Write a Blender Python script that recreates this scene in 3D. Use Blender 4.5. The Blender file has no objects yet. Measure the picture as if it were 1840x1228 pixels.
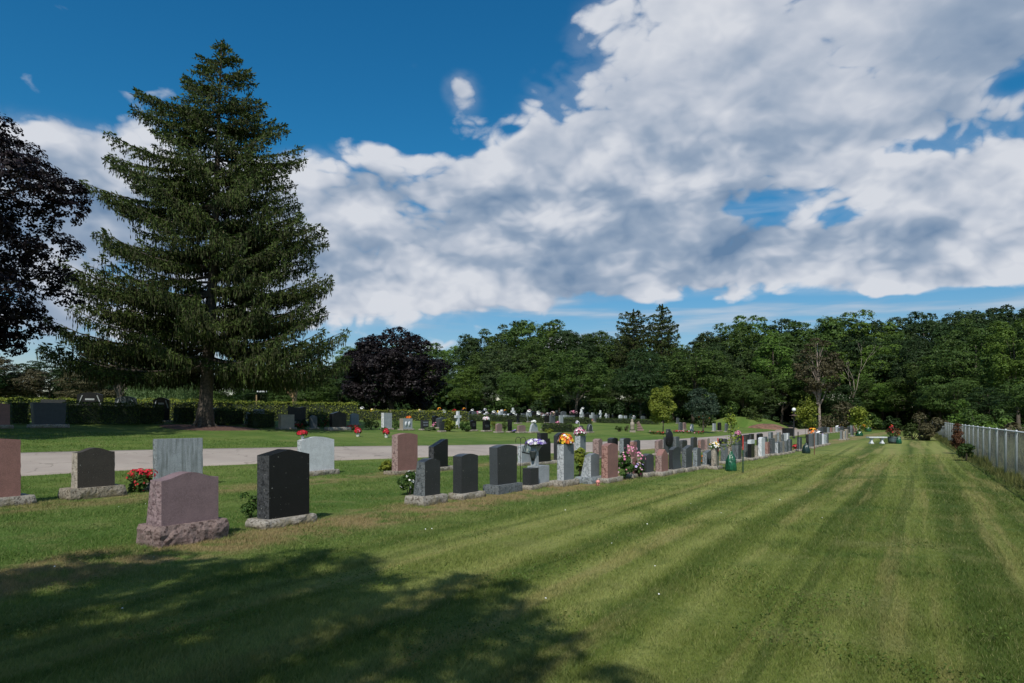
import bpy, math, random
import numpy as np
from mathutils import Vector, noise as mnoise
random.seed(7)
R = math.radians
S = bpy.context.scene
COL = S.collection
# ------------------------------------------------------------------ frame
W0, H0 = 1840.0, 1228.0
F = 1227.0; CX = 920.0; HY = 752.0; CAMZ = 1.6
A = R(34.0)
D = (math.sin(A), math.cos(A))           # along the rows
NN = (-math.cos(A), math.sin(A))         # across the rows, away to the left
ROT = math.atan2(D[1], D[0])

def uu(x, y): return x * NN[0] + y * NN[1]
def tz(x, y):
    u = uu(x, y)
    if u < 14: return 0.0
    if u < 17: return 0.01 * (u - 14) ** 2
    if u < 36: return 0.09 + 0.06 * (u - 17)
    if u < 42:
        t = u - 36
        return 0.09 + 1.14 + 0.06 * t - 0.005 * t * t + 0.0006 * t
    return 0.09 + 1.14 + 0.18 + 0.0036 + 0.0 * u
def at(px, py, dz=0.0):
    k = (px - CX) / F; s = (py - HY) / F
    f = lambda Y: CAMZ - s * Y - (tz(k * Y, Y) + dz)
    Y = 2.0; st = 0.25
    while Y < 400 and f(Y) > 0: Y += st
    a, b = Y - st, Y
    for _ in range(30):
        m = (a + b) / 2
        if f(m) > 0: a = m
        else: b = m
    return Vector((k * b, b, CAMZ - s * b))
def atY(px, Y, dz=0.0):
    x = (px - CX) / F * Y
    return Vector((x, Y, tz(x, Y) + dz))
def hz(py, Y): return CAMZ + (HY - py) / F * Y

# ------------------------------------------------------------------ tagging / linking
def tag(o, label=None, cat=None, group=None, kind=None):
    if label: o['label'] = label
    if cat: o['category'] = cat
    if group: o['group'] = group
    if kind: o['kind'] = kind
    return o
def empty(name, loc, rz=0.0, label=None, cat=None, group=None):
    o = bpy.data.objects.new(name, None); COL.objects.link(o)
    o.empty_display_size = 0.2
    o.location = loc; o.rotation_euler = (0, 0, rz)
    return tag(o, label, cat, group)
def np_mesh(name, V, Fc, mats, fm=None, smooth=False):
    V = np.asarray(V, dtype=np.float32); Fc = np.asarray(Fc, dtype=np.int32)
    me = bpy.data.meshes.new(name); n, k = Fc.shape
    me.vertices.add(len(V)); me.vertices.foreach_set('co', V.ravel())
    me.loops.add(n * k); me.loops.foreach_set('vertex_index', Fc.ravel())
    me.polygons.add(n)
    me.polygons.foreach_set('loop_start', np.arange(0, n * k, k, dtype=np.int32))
    me.polygons.foreach_set('loop_total', np.full(n, k, dtype=np.int32))
    if fm is not None: me.polygons.foreach_set('material_index', np.asarray(fm, dtype=np.int32))
    if smooth: me.polygons.foreach_set('use_smooth', np.ones(n, dtype=bool))
    for m in (mats if isinstance(mats, (list, tuple)) else [mats]): me.materials.append(m)
    me.update(calc_edges=True)
    return me
def link(name, me, parent=None, loc=None, rz=0.0):
    o = bpy.data.objects.new(name, me); COL.objects.link(o)
    if parent: o.parent = parent
    if loc is not None: o.location = loc
    if rz: o.rotation_euler = (0, 0, rz)
    return o
class MB:
    """collects polygons for one mesh"""
    def __init__(s): s.v = []; s.f = []; s.m = []; s.sm = []
    def add(s, vs, fs, mi=0, smooth=False):
        b = len(s.v); s.v += [tuple(v) for v in vs]
        for f in fs: s.f.append([i + b for i in f]); s.m.append(mi); s.sm.append(smooth)
    def box(s, c, d, mi=0, rz=0.0, taper=1.0):
        cx, cy, cz = c; dx, dy, dz = d[0] / 2, d[1] / 2, d[2] / 2
        vs = []
        for k, z in ((1.0, -dz), (taper, dz)):
            for x, y in ((-dx, -dy), (dx, -dy), (dx, dy), (-dx, dy)):
                x *= k; y *= k
                vs.append((cx + x * math.cos(rz) - y * math.sin(rz), cy + x * math.sin(rz) + y * math.cos(rz), cz + z))
        s.add(vs, [(3, 2, 1, 0), (4, 5, 6, 7), (0, 1, 5, 4), (1, 2, 6, 5), (2, 3, 7, 6), (3, 0, 4, 7)], mi)
    def tube(s, pts, rad, n=8, mi=0, cap=True):
        pts = [Vector(p) for p in pts]
        if not isinstance(rad, (list, tuple)): rad = [rad] * len(pts)
        vs = []; prev = None
        for i, p in enumerate(pts):
            t = (pts[min(i + 1, len(pts) - 1)] - pts[max(i - 1, 0)]).normalized()
            a = prev if prev is not None else (Vector((1, 0, 0)) if abs(t.x) < .8 else Vector((0, 1, 0)))
            a = (a - t * a.dot(t)).normalized(); prev = a
            b = t.cross(a)
            for k in range(n):
                an = 2 * math.pi * k / n
                vs.append(p + (a * math.cos(an) + b * math.sin(an)) * rad[i])
        fs = []
        for i in range(len(pts) - 1):
            for k in range(n):
                k2 = (k + 1) % n
                fs.append((i * n + k, i * n + k2, (i + 1) * n + k2, (i + 1) * n + k))
        s.add(vs, fs, mi, True)
        if cap:
            b = len(s.v) - len(vs)
            s.f.append([b + k for k in range(n)][::-1]); s.m.append(mi); s.sm.append(False)
            s.f.append([b + (len(pts) - 1) * n + k for k in range(n)]); s.m.append(mi); s.sm.append(False)
    def lathe(s, prof, c=(0, 0, 0), n=16, mi=0, wob=None):
        vs = []
        for j, (r, z) in enumerate(prof):
            for k in range(n):
                an = 2 * math.pi * k / n
                rr = r * (1 + (wob(an, z) if wob else 0))
                vs.append((c[0] + rr * math.cos(an), c[1] + rr * math.sin(an), c[2] + z))
        fs = []
        for i in range(len(prof) - 1):
            for k in range(n):
                k2 = (k + 1) % n
                fs.append((i * n + k, i * n + k2, (i + 1) * n + k2, (i + 1) * n + k))
        fs.append(tuple(range(n))[::-1]); fs.append(tuple((len(prof) - 1) * n + k for k in range(n)))
        s.add(vs, fs, mi, True)
    def mesh(s, name, mats):
        me = bpy.data.meshes.new(name); me.from_pydata(s.v, [], s.f)
        for m in (mats if isinstance(mats, (list, tuple)) else [mats]): me.materials.append(m)
        me.polygons.foreach_set('material_index', s.m); me.polygons.foreach_set('use_smooth', s.sm)
        me.update(); return me
    def build(s, name, mats, parent=None, loc=None, rz=0.0): return link(name, s.mesh(name, mats), parent, loc, rz)

# ------------------------------------------------------------------ node helpers
class G:
    def __init__(s, nt): s.nt = nt; s.N = nt.nodes; s.L = nt.links
    def put(s, sock, v):
        if isinstance(v, bpy.types.NodeSocket): s.L.new(v, sock)
        elif isinstance(v, (tuple, list)) and len(v) == 3 and sock.type == 'RGBA': sock.default_value = (*v, 1)
        else: sock.default_value = v
    def m(s, op, a, b=0.0, c=0.0, clamp=False):
        n = s.N.new('ShaderNodeMath'); n.operation = op; n.use_clamp = clamp
        for i, v in enumerate((a, b, c)): s.put(n.inputs[i], v)
        return n.outputs[0]
    def add(s, a, b): return s.m('ADD', a, b)
    def mul(s, a, b): return s.m('MULTIPLY', a, b)
    def sub(s, a, b): return s.m('SUBTRACT', a, b)
    def vm(s, op, a, b=(0, 0, 0)):
        n = s.N.new('ShaderNodeVectorMath'); n.operation = op
        s.put(n.inputs[0], a); s.put(n.inputs[1], b)
        return n.outputs['Value'] if op in ('DOT_PRODUCT', 'LENGTH') else n.outputs[0]
    def xyz(s, v):
        n = s.N.new('ShaderNodeSeparateXYZ'); s.put(n.inputs[0], v); return n.outputs
    def comb(s, x, y, z):
        n = s.N.new('ShaderNodeCombineXYZ')
        for i, v in enumerate((x, y, z)): s.put(n.inputs[i], v)
        return n.outputs[0]
    def noise(s, v, scale, detail=3, rough=.55, dist=0.0):
        n = s.N.new('ShaderNodeTexNoise'); s.put(n.inputs['Vector'], v)
        n.inputs['Scale'].default_value = scale; n.inputs['Detail'].default_value = detail
        n.inputs['Roughness'].default_value = rough; n.inputs['Distortion'].default_value = dist
        return n.outputs[0]
    def voro(s, v, scale):
        n = s.N.new('ShaderNodeTexVoronoi'); s.put(n.inputs['Vector'], v); n.inputs['Scale'].default_value = scale
        return n.outputs
    def rng(s, v, a, b, c=0.0, d=1.0, sm=True):
        n = s.N.new('ShaderNodeMapRange'); n.interpolation_type = 'SMOOTHSTEP' if sm else 'LINEAR'
        s.put(n.inputs[0], v)
        for i, x in enumerate((a, b, c, d)): s.put(n.inputs[i + 1], x)
        return n.outputs[0]
    def mix(s, f, a, b, mode='MIX'):
        n = s.N.new('ShaderNodeMix'); n.data_type = 'RGBA'; n.blend_type = mode
        s.put(n.inputs[0], f); s.put(n.inputs[6], a); s.put(n.inputs[7], b)
        return n.outputs[2]
    def bump(s, h, strength, dist):
        n = s.N.new('ShaderNodeBump'); s.put(n.inputs['Height'], h)
        n.inputs['Strength'].default_value = strength; n.inputs['Distance'].default_value = dist
        return n.outputs[0]
    def pos(s): return s.N.new('ShaderNodeNewGeometry').outputs['Position']
    def obj(s): return s.N.new('ShaderNodeTexCoord').outputs['Object']
def mat(name):
    m = bpy.data.materials.new(name); m.use_nodes = True
    g = G(m.node_tree); b = g.N['Principled BSDF']
    return m, g, b
_plain = {}
def plain(name, col, rough=.7, metal=0.0, var=.25, scale=6.0):
    if name in _plain: return _plain[name]
    m, g, b = mat(name)
    n = g.noise(g.obj(), scale, 4, .6)
    c = g.mix(g.rng(n, .3, .7), tuple(x * (1 - var) for x in col), tuple(min(1, x * (1 + var)) for x in col))
    g.put(b.inputs['Base Color'], c); b.inputs['Roughness'].default_value = rough; b.inputs['Metallic'].default_value = metal
    _plain[name] = m; return m

# granite: (dark grain, mid, light grain)
GR = {
 'black': ((.006, .006, .007), (.012, .012, .013), (.03, .03, .032)),
 'charcoal': ((.018, .019, .021), (.034, .036, .038), (.06, .063, .066)),
 'dark': ((.03, .034, .037), (.055, .062, .066), (.09, .10, .105)),
 'slate': ((.05, .057, .06), (.095, .107, .112), (.15, .165, .17)),
 'grey': ((.09, .10, .105), (.17, .19, .20), (.27, .30, .31)),
 'pale': ((.20, .215, .225), (.33, .355, .37), (.46, .48, .49)),
 'white': ((.42, .44, .45), (.58, .60, .61), (.70, .71, .71)),
 'pink': ((.14, .085, .08), (.24, .16, .145), (.36, .26, .235)),
 'rose': ((.16, .075, .062), (.26, .135, .115), (.38, .23, .19)),
 'mauve': ((.13, .085, .09), (.21, .145, .15), (.30, .225, .225)),
 'maroon': ((.085, .055, .05), (.165, .112, .10), (.26, .195, .175)),
 'brown': ((.018, .015, .013), (.05, .042, .035), (.12, .105, .09)),
 'beige': ((.18, .15, .12), (.29, .25, .20), (.40, .36, .30)),
 'base': ((.12, .10, .08), (.24, .215, .18), (.36, .335, .29)),
 'basebrown': ((.09, .072, .05), (.19, .16, .12), (.30, .265, .21)),
}
_gr = {}
def granite(kind, rough=False, weather=0.0):
    key = (kind, rough, weather)
    if key in _gr: return _gr[key]
    m, g, b = mat('granite_%s_%s' % (kind, 'rough' if rough else 'smooth'))
    lo, mi, hi = GR[kind]
    p = g.obj()
    v = g.voro(p, 95 if not rough else 70)
    n1 = g.noise(p, 60, 4, .7); n2 = g.noise(p, 5, 4, .6)
    cell = g.xyz(v['Color'])[0]
    c = g.mix(g.rng(cell, .25, .9), lo if rough else tuple(x * .75 for x in mi), mi)
    c = g.mix(g.rng(n1, .52, .72), c, hi)
    if rough:
        c = g.mix(.55, c, tuple(min(.8, x * 1.25 + .01) for x in hi))
        c = g.mix(g.rng(g.noise(p, 22, 3, .6), .5, .62), c, lo)
    c = g.mix(g.rng(n2, .35, .7), c, g.mix(.5, c, tuple(x * 1.2 for x in mi)))
    if kind in ('black', 'brown', 'charcoal'):   # lichen flecks
        fl = g.rng(g.noise(p, 28, 2, .5), .70, .74)
        c = g.mix(fl, c, (.30, .30, .27))
    if weather:
        st = g.noise(g.vm('MULTIPLY', p, (14, 14, 1.2)), 1.0, 4, .65)
        c = g.mix(g.mul(g.rng(st, .42, .68), weather), c, (.13, .145, .14))
        c = g.mix(g.mul(g.rng(g.noise(p, 40, 4, .7), .56, .66), weather * .8), c, (.07, .08, .06))
    if kind in ('base', 'basebrown'):
        z = g.xyz(p)[2]
        c = g.mix(g.mul(g.rng(z, .10, .0), .55), c, (.13, .10, .055))   # soil splash
        c = g.mix(g.mul(g.rng(n2, .5, .66), .5), c, (.15, .13, .06))
    g.put(b.inputs['Base Color'], c)
    b.inputs['Roughness'].default_value = .85 if rough else (.33 if kind in ('black', 'charcoal') else .5)
    b.inputs['Specular IOR Level'].default_value = .3
    if rough:
        h = g.add(g.mul(g.noise(p, 18, 5, .7), 1.0), g.mul(g.xyz(v['Color'])[1], .2))
        g.put(b.inputs['Normal'], g.bump(h, .9, .03))
    else:
        g.put(b.inputs['Normal'], g.bump(g.noise(p, 80, 2, .5), .05, .004))
    _gr[key] = m; return m

_lf = {}
def leafm(name, c1, c2, trans=.3, rough=.55, var=None):
    if name in _lf: return _lf[name]
    m, g, b = mat(name)
    geo = g.N.new('ShaderNodeNewGeometry')
    oi = g.N.new('ShaderNodeObjectInfo')
    r = geo.outputs['Random Per Island']
    c = g.mix(r, c1, c2)
    n = g.noise(g.obj(), .45, 2, .5)
    c = g.mix(g.mul(g.rng(n, .4, .65), .45), c, tuple(min(1, x * 1.5) for x in c2))
    hs = g.N.new('ShaderNodeHueSaturation')
    g.put(hs.inputs['Color'], c)
    g.put(hs.inputs['Hue'], g.rng(oi.outputs['Random'], 0, 1, .492, .508, False))
    g.put(hs.inputs['Value'], g.rng(oi.outputs['Random'], 0, 1, .85, 1.15, False))
    g.put(b.inputs['Base Color'], hs.outputs[0]); b.inputs['Roughness'].default_value = rough
    b.inputs['Specular IOR Level'].default_value = .25
    tr = g.N.new('ShaderNodeBsdfTranslucent'); g.put(tr.inputs['Color'], hs.outputs[0])
    mx = g.N.new('ShaderNodeMixShader'); mx.inputs[0].default_value = trans
    g.L.new(b.outputs[0], mx.inputs[1]); g.L.new(tr.outputs[0], mx.inputs[2])
    g.L.new(mx.outputs[0], g.N['Material Output'].inputs['Surface'])
    _lf[name] = m; return m
LM = {
 'forest': leafm('leaf_forest', (.032, .066, .014), (.078, .126, .026)),
 'forestmid': leafm('leaf_forest_mid', (.034, .058, .020), (.066, .098, .032)),
 'forestdark': leafm('leaf_forest_dark', (.018, .040, .013), (.040, .070, .020)),
 'bright': leafm('leaf_bright', (.060, .115, .018), (.110, .178, .028)),
 'yellowgreen': leafm('leaf_yellowgreen', (.13, .185, .024), (.25, .29, .04)),
 'purple': leafm('leaf_purple', (.006, .0042, .005), (.012, .0078, .0085), .06),
 'maple': leafm('leaf_purple_maple', (.006, .004, .005), (.014, .008, .010), .08),
 'spruce': leafm('needle_spruce', (.020, .042, .009), (.070, .098, .021), .15, .7),
 'spruceold': leafm('needle_spruce_old', (.024, .029, .011), (.050, .054, .021), .1, .8),
 'blue': leafm('leaf_bluegreen', (.028, .050, .030), (.055, .085, .050)),
 'olive': leafm('leaf_olive', (.055, .050, .024), (.085, .075, .035), .15),
 'rust': leafm('leaf_rust', (.075, .032, .018), (.13, .055, .026)),
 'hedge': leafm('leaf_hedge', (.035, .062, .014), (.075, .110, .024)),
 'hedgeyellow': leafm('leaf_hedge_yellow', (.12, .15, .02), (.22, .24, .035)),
 'plant': leafm('leaf_plant', (.03, .07, .015), (.07, .13, .025)),
 'willow': leafm('leaf_weeping', (.07, .12, .04), (.13, .19, .07)),
}
BARK = plain('bark', (.085, .068, .052), .9, var=.45, scale=9)
BARKPALE = plain('bark_pale', (.27, .22, .18), .9, var=.4, scale=9)
GREENMETAL = plain('green_painted_metal', (.012, .05, .028), .5)
BLACKMETAL = plain('black_metal', (.012, .012, .013), .45)
GALV = plain('galvanised_steel', (.48, .51, .52), .5, .1, var=.10)
WIRE = plain('galvanised_wire', (.30, .30, .28), .5, .3, var=.1)
FL = {k: plain('petal_' + k, c, .6, var=.12) for k, c in dict(
    red=(.50, .008, .024), crimson=(.42, .01, .02), orange=(.80, .20, .02), yellow=(.82, .52, .03), white=(.80, .80, .78),
    pink=(.58, .19, .30), palepink=(.66, .40, .46), purple=(.12, .07, .32), lilac=(.42, .34, .62), magenta=(.45, .09, .24)).items()}

# ------------------------------------------------------------------ vegetation generators
def unit(v): return v / (np.linalg.norm(v, axis=-1, keepdims=True) + 1e-9)
def leaves(rs, C, Nrm, L, Wd, fold=.25):
    n = len(C)
    Nn = unit(Nrm); r = rs.normal(size=(n, 3))
    a = unit(r - Nn * (r * Nn).sum(1, keepdims=True)); b = np.cross(Nn, a)
    L = np.broadcast_to(L, (n,))[:, None] * .5; Wd = np.broadcast_to(Wd, (n,))[:, None] * .5
    f = Nn * Wd * fold * 2
    V = np.stack([C - a * L, C + b * Wd + f, C + a * L, C - b * Wd + f], 1).reshape(-1, 3)
    return V
def strips(rs, P0, P1, Wd):
    """narrow quads from P0 to P1"""
    d = P1 - P0; r = rs.normal(size=d.shape); s = unit(np.cross(d, r)) * np.broadcast_to(Wd, (len(d),))[:, None] * .5
    return np.stack([P0 - s * .4, P0 * .5 + P1 * .5 - s, P1, P0 * .5 + P1 * .5 + s], 1).reshape(-1, 3)
def qf(V): return np.arange(len(V), dtype=np.int32).reshape(-1, 4)
def crown_np(seed, rx, ry, rz, nl, lr, nleaf, ls, flat=.75, low=-.75, core=.25, up=.5, boxy=1.0):
    rs = np.random.RandomState(seed)
    d = unit(rs.normal(size=(nl * 4, 3))); d = d[d[:, 2] > low][:nl]
    nl = len(d)
    f = np.where(rs.rand(nl) < core, rs.uniform(.25, .6, nl), rs.uniform(.70, .95, nl))
    c = np.sign(d) * np.abs(d) ** boxy * f[:, None] * np.array([rx, ry, rz])
    r = lr * rs.uniform(.65, 1.3, nl)
    per = rs.multinomial(nleaf, r ** 2 / (r ** 2).sum())
    idx = np.repeat(np.arange(nl), per)
    n = len(idx)
    q = unit(rs.normal(size=(n, 3)) + d[idx] * .55 + np.array([0, 0, .45]))
    rad = r[idx] * (rs.uniform(.35, 1.0, n) ** .45)
    # lumpy sub-clumps
    q2 = unit(q + .35 * np.sin(q * 7 + idx[:, None] * 1.7))
    C = c[idx] + q2 * rad[:, None] * np.array([1, 1, flat])
    stray = rs.rand(n) < .04
    C[stray] += rs.normal(size=(stray.sum(), 3)) * lr * .10
    Nr = q * 1.1 + rs.normal(size=(n, 3)) * .45 + np.array([0, 0, up])
    s = ls * rs.uniform(.6, 1.3, n)
    return leaves(rs, C, Nr, s, s * .62), c
def trunk_mb(h, r0, tips, rs, z0=-.1, bend=.02, top=.75, nlimb=9, n=10, forkz=.3):
    mb = MB()
    pts = []; rad = []
    for i in range(9):
        t = i / 8
        pts.append((h * bend * math.sin(3 * t + r0 * 9), h * bend * math.cos(2.2 * t) - h * bend, z0 + (h * top - z0) * t))
        rad.append(r0 * (1.35 if i == 0 else 1) * (1 - .82 * t))
    mb.tube(pts, rad, n)
    if len(tips):
        sel = rs.choice(len(tips), min(nlimb, len(tips)), replace=False)
        for k in sel:
            tp = Vector(tips[k]); t = min(.92, max(forkz, (tp.z - h * .12) / (h * top) * rs.uniform(.5, .8)))
            i = t * 8; a = Vector(pts[int(i)]).lerp(Vector(pts[min(8, int(i) + 1)]), i - int(i))
            rr = r0 * (1 - .82 * t) * .55
            mid = a.lerp(tp, .5) + Vector((0, 0, .06 * h))
            mid2 = a.lerp(tp, .25) + Vector((0, 0, .02 * h))
            mb.tube([a, mid2, mid, tp], [rr, rr * .75, rr * .45, rr * .12], 6)
    return mb
VAR = []
def make_variants():
    specs = [(11, 4.6, 4.6, 6.6, 55, 1.55, 27000, .26), (12, 5.4, 5.0, 5.6, 40, 2.1, 28000, .26), (13, 3.9, 4.2, 7.2, 62, 1.35, 26000, .25),
             (14, 5.0, 5.4, 6.2, 60, 1.7, 28000, .28), (15, 4.4, 4.0, 6.0, 90, .95, 26000, .25), (16, 5.8, 5.6, 6.0, 120, 1.1, 30000, .27)]
    for sd, rx, ry, rz, nl, lr, nf, ls in specs:
        V, tips = crown_np(sd, rx, ry, rz, nl, lr, nf, ls, .7, -.8, .25, .5)
        zc = 17 - rz - lr * .8
        V = V + np.array([0, 0, zc], dtype=np.float32); tips = tips + np.array([0, 0, zc])
        cm = np_mesh('crown', V, qf(V), LM['forest'])
        tm = trunk_mb(17, .26, tips, np.random.RandomState(sd), top=.8, nlimb=10).mesh('trunk', BARK)
        VAR.append((tm, cm))
make_variants()
_vc = [0]
def forest_tree(px, Y, top, wid=1.0, mt='forest', label=None, group=None, v=None, name='broadleaf_tree', bark=None, crown_low=None):
    p = atY(px, Y); h = hz(top, Y) - p.z
    if v is None: _vc[0] += 1; v = (_vc[0] * 5 + 1) % 6
    tm, cm = VAR[v]
    s = h / 17.0
    e = empty(name, p, random.uniform(0, 6.28), label or 'tall green broadleaf tree standing in the dense wood behind the cemetery', 'tree', group if group is not None else (None if label else 'trees of the wood behind the cemetery'))
    sw = s * wid
    e.scale = (sw, sw, s)
    link('trunk', tm, e)
    o = link('crown', cm, e)
    if mt != 'forest':
        o.material_slots[0].link = 'OBJECT'; o.material_slots[0].material = LM[mt]
    return e
def bush(name, p, rx, ry, rz, n, ls, mt, label, cat='bush', group=None, nl=14, lr=None, rot=0, flowers=None, nfl=40, fs=.06, stem=True, up=.4, group2=None):
    e = empty(name, p, rot, label, cat, group)
    sd = int(abs(p[0] * 131 + p[1] * 17)) % 9999
    V, tips = crown_np(sd, rx * .75, ry * .75, rz * .78, nl, lr or min(rx, rz) * .42, n, ls, .85, -.98, .4, up, .8)
    V = V + np.array([0, 0, rz * 1.0], dtype=np.float32)
    V[:, 2] = np.maximum(V[:, 2], .0)
    link('foliage', np_mesh('foliage', V, qf(V), LM[mt] if isinstance(mt, str) else mt), e)
    if stem:
        mb = MB(); rs = np.random.RandomState(sd)
        for k in range(5):
            t = tips[rs.randint(len(tips))]
            mb.tube([(rs.uniform(-.05, .05) * rx, rs.uniform(-.05, .05) * ry, -.03), (t[0] * .5, t[1] * .5, rz * .6), (t[0], t[1], t[2] + rz)], [rx * .03 + .004, rx * .02 + .003, .003], 5)
        mb.build('stem', BARK, e)
    if flowers: blossoms(e, tips + np.array([0, 0, rz]), (rx + rz) * .22, flowers, nfl, fs, sd)
    return e
def blossom_mesh(rs, C, Nr, size, pal, npet=5):
    n = len(C); Nn = unit(Nr); r = rs.normal(size=(n, 3)); a = unit(r - Nn * (r * Nn).sum(1, keepdims=True)); b = np.cross(Nn, a)
    s = size * rs.uniform(.7, 1.2, (n, 1)) * .5
    out = []
    for j in range(npet):
        an = 2 * math.pi * j / npet; w = .62
        d0 = a * math.cos(an) + b * math.sin(an); d1 = a * math.cos(an - w) + b * math.sin(an - w); d2 = a * math.cos(an + w) + b * math.sin(an + w)
        out.append(np.stack([C, C + (d1 * .75 + Nn * .35) * s, C + (d0 * 1.0 + Nn * .15) * s, C + (d2 * .75 + Nn * .35) * s], 1))
    V = np.stack(out, 1).reshape(-1, 3)
    w = np.array([x[1] for x in pal], float); mi = np.repeat(rs.choice(len(pal), n, p=w / w.sum()), npet)
    return np_mesh('blossoms', V, qf(V), [FL[x[0]] for x in pal], mi)
def blossoms(e, centers, rad, pal, n, size, sd, name='blossoms'):
    rs = np.random.RandomState(sd + 5); c = centers[rs.randint(len(centers), size=n)]
    q = unit(rs.normal(size=(n, 3)) + np.array([0, -.4, .7])); C = c + q * rad
    C[:, 2] = np.maximum(C[:, 2], .03)
    return link(name, blossom_mesh(rs, C, q, size, pal), e)
def bouquet(p, r, pal, label, n=70, size=.075, vase=None, cat='flowers', name='flower_bouquet', flat=.75, group=None, vaseh=.12, vaser=.05):
    e = empty(name, p, 0, label, cat, group); sd = int(abs(p[0] * 311 + p[1] * 71)) % 9999
    rs = np.random.RandomState(sd)
    q = unit(rs.normal(size=(n, 3)) + np.array([0, 0, .5])); q[:, 2] = np.abs(q[:, 2]) * 1.0 - .15
    z0 = vaseh if vase else .02
    C = q * np.array([r, r, r * flat]) * rs.uniform(.78, 1.0, (n, 1)) + np.array([0, 0, z0 + r * .25])
    link('blossoms', blossom_mesh(rs, C, q, size, pal), e)
    m = max(30, n); q2 = unit(rs.normal(size=(m, 3))); q2[:, 2] = np.abs(q2[:, 2]) - .25
    V = leaves(rs, q2 * np.array([r, r, r * flat]) * .8 + np.array([0, 0, z0 + r * .2]), q2, size * 1.5, size * .7)
    link('leaves', np_mesh('leaves', V, qf(V), LM['plant']), e)
    mb = MB()
    if vase: mb.lathe([(vaser * .7, 0), (vaser * .75, .01), (vaser, vaseh * .7), (vaser * 1.1, vaseh)], n=14); mb.build('vase', vase, e)
    else:
        mb.lathe([(r * .3, -.01), (r * .34, .03), (r * .2, r * .3)], n=10); mb.build('holder', GREENMETAL, e)
    return e
def hedge(p, lx, ly, h, rz, mt, label, name='clipped_hedge', dens=1.0, ls=.07, core=(.02, .03, .01), group=None, cat='hedge', roundd=.08):
    """clipped hedge, leafy box following the ground along its length"""
    rs = np.random.RandomState(int(abs(p[0] * 37 + p[1] * 91)) % 9999)
    e = empty(name, p, rz, label, cat, group)
    c_, s_ = math.cos(rz), math.sin(rz)
    def gz(x, y): return tz(p[0] + x * c_ - y * s_, p[1] + x * s_ + y * c_) - p[2]
    areas = [lx * ly, lx * h, lx * h, ly * h, ly * h]; tot = sum(areas); n = int(tot * 1.5 / (ls * ls) * dens)
    n = max(300, min(n, 60000))
    w = rs.choice(5, n, p=np.array(areas) / tot); a = rs.uniform(-.5, .5, n); b = rs.uniform(-.5, .5, n)
    C = np.zeros((n, 3)); Nr = np.zeros((n, 3))
    for k, (f, nr) in enumerate([(lambda a, b: (a * lx, b * ly, np.full_like(a, h)), (0, 0, 1)), (lambda a, b: (a * lx, np.full_like(a, -ly / 2), (b + .5) * h), (0, -1, 0)),
                                 (lambda a, b: (a * lx, np.full_like(a, ly / 2), (b + .5) * h), (0, 1, 0)), (lambda a, b: (np.full_like(a, -lx / 2), a * ly, (b + .5) * h), (-1, 0, 0)),
                                 (lambda a, b: (np.full_like(a, lx / 2), a * ly, (b + .5) * h), (1, 0, 0))]):
        mk = w == k; x, y, z = f(a[mk], b[mk]); C[mk] = np.stack([x, y, z], 1); Nr[mk] = nr
    lump = .04 * (np.sin(C[:, 0] * 5.1 + 1) + np.sin(C[:, 1] * 6.3 + C[:, 2] * 7)) * min(1, h)
    # rounded shoulders
    ex = np.clip(np.abs(C[:, 0]) / (lx / 2) - (1 - .25 * min(1, h / lx)), 0, 1); ey = np.clip(np.abs(C[:, 1]) / (ly / 2) - .7, 0, 1)
    C[:, 2] -= (ex * 1.2 + ey * .5) * roundd * (C[:, 2] / h) * 1.5
    C += Nr * (lump + rs.normal(0, .02, n) - .02)[:, None]
    gzv = np.array([gz(x, y) for x, y in C[:, :2]])
    C[:, 2] += gzv
    s = ls * rs.uniform(.6, 1.3, n)
    V = leaves(rs, C, Nr * .8 + rs.normal(size=(n, 3)) * .6, s, s * .65)
    link('foliage', np_mesh('foliage', V, qf(V), LM[mt]), e)
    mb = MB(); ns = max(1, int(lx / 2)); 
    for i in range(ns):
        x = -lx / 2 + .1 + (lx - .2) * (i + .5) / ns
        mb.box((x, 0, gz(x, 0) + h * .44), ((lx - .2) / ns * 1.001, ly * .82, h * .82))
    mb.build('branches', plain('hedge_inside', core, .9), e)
    return e

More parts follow.
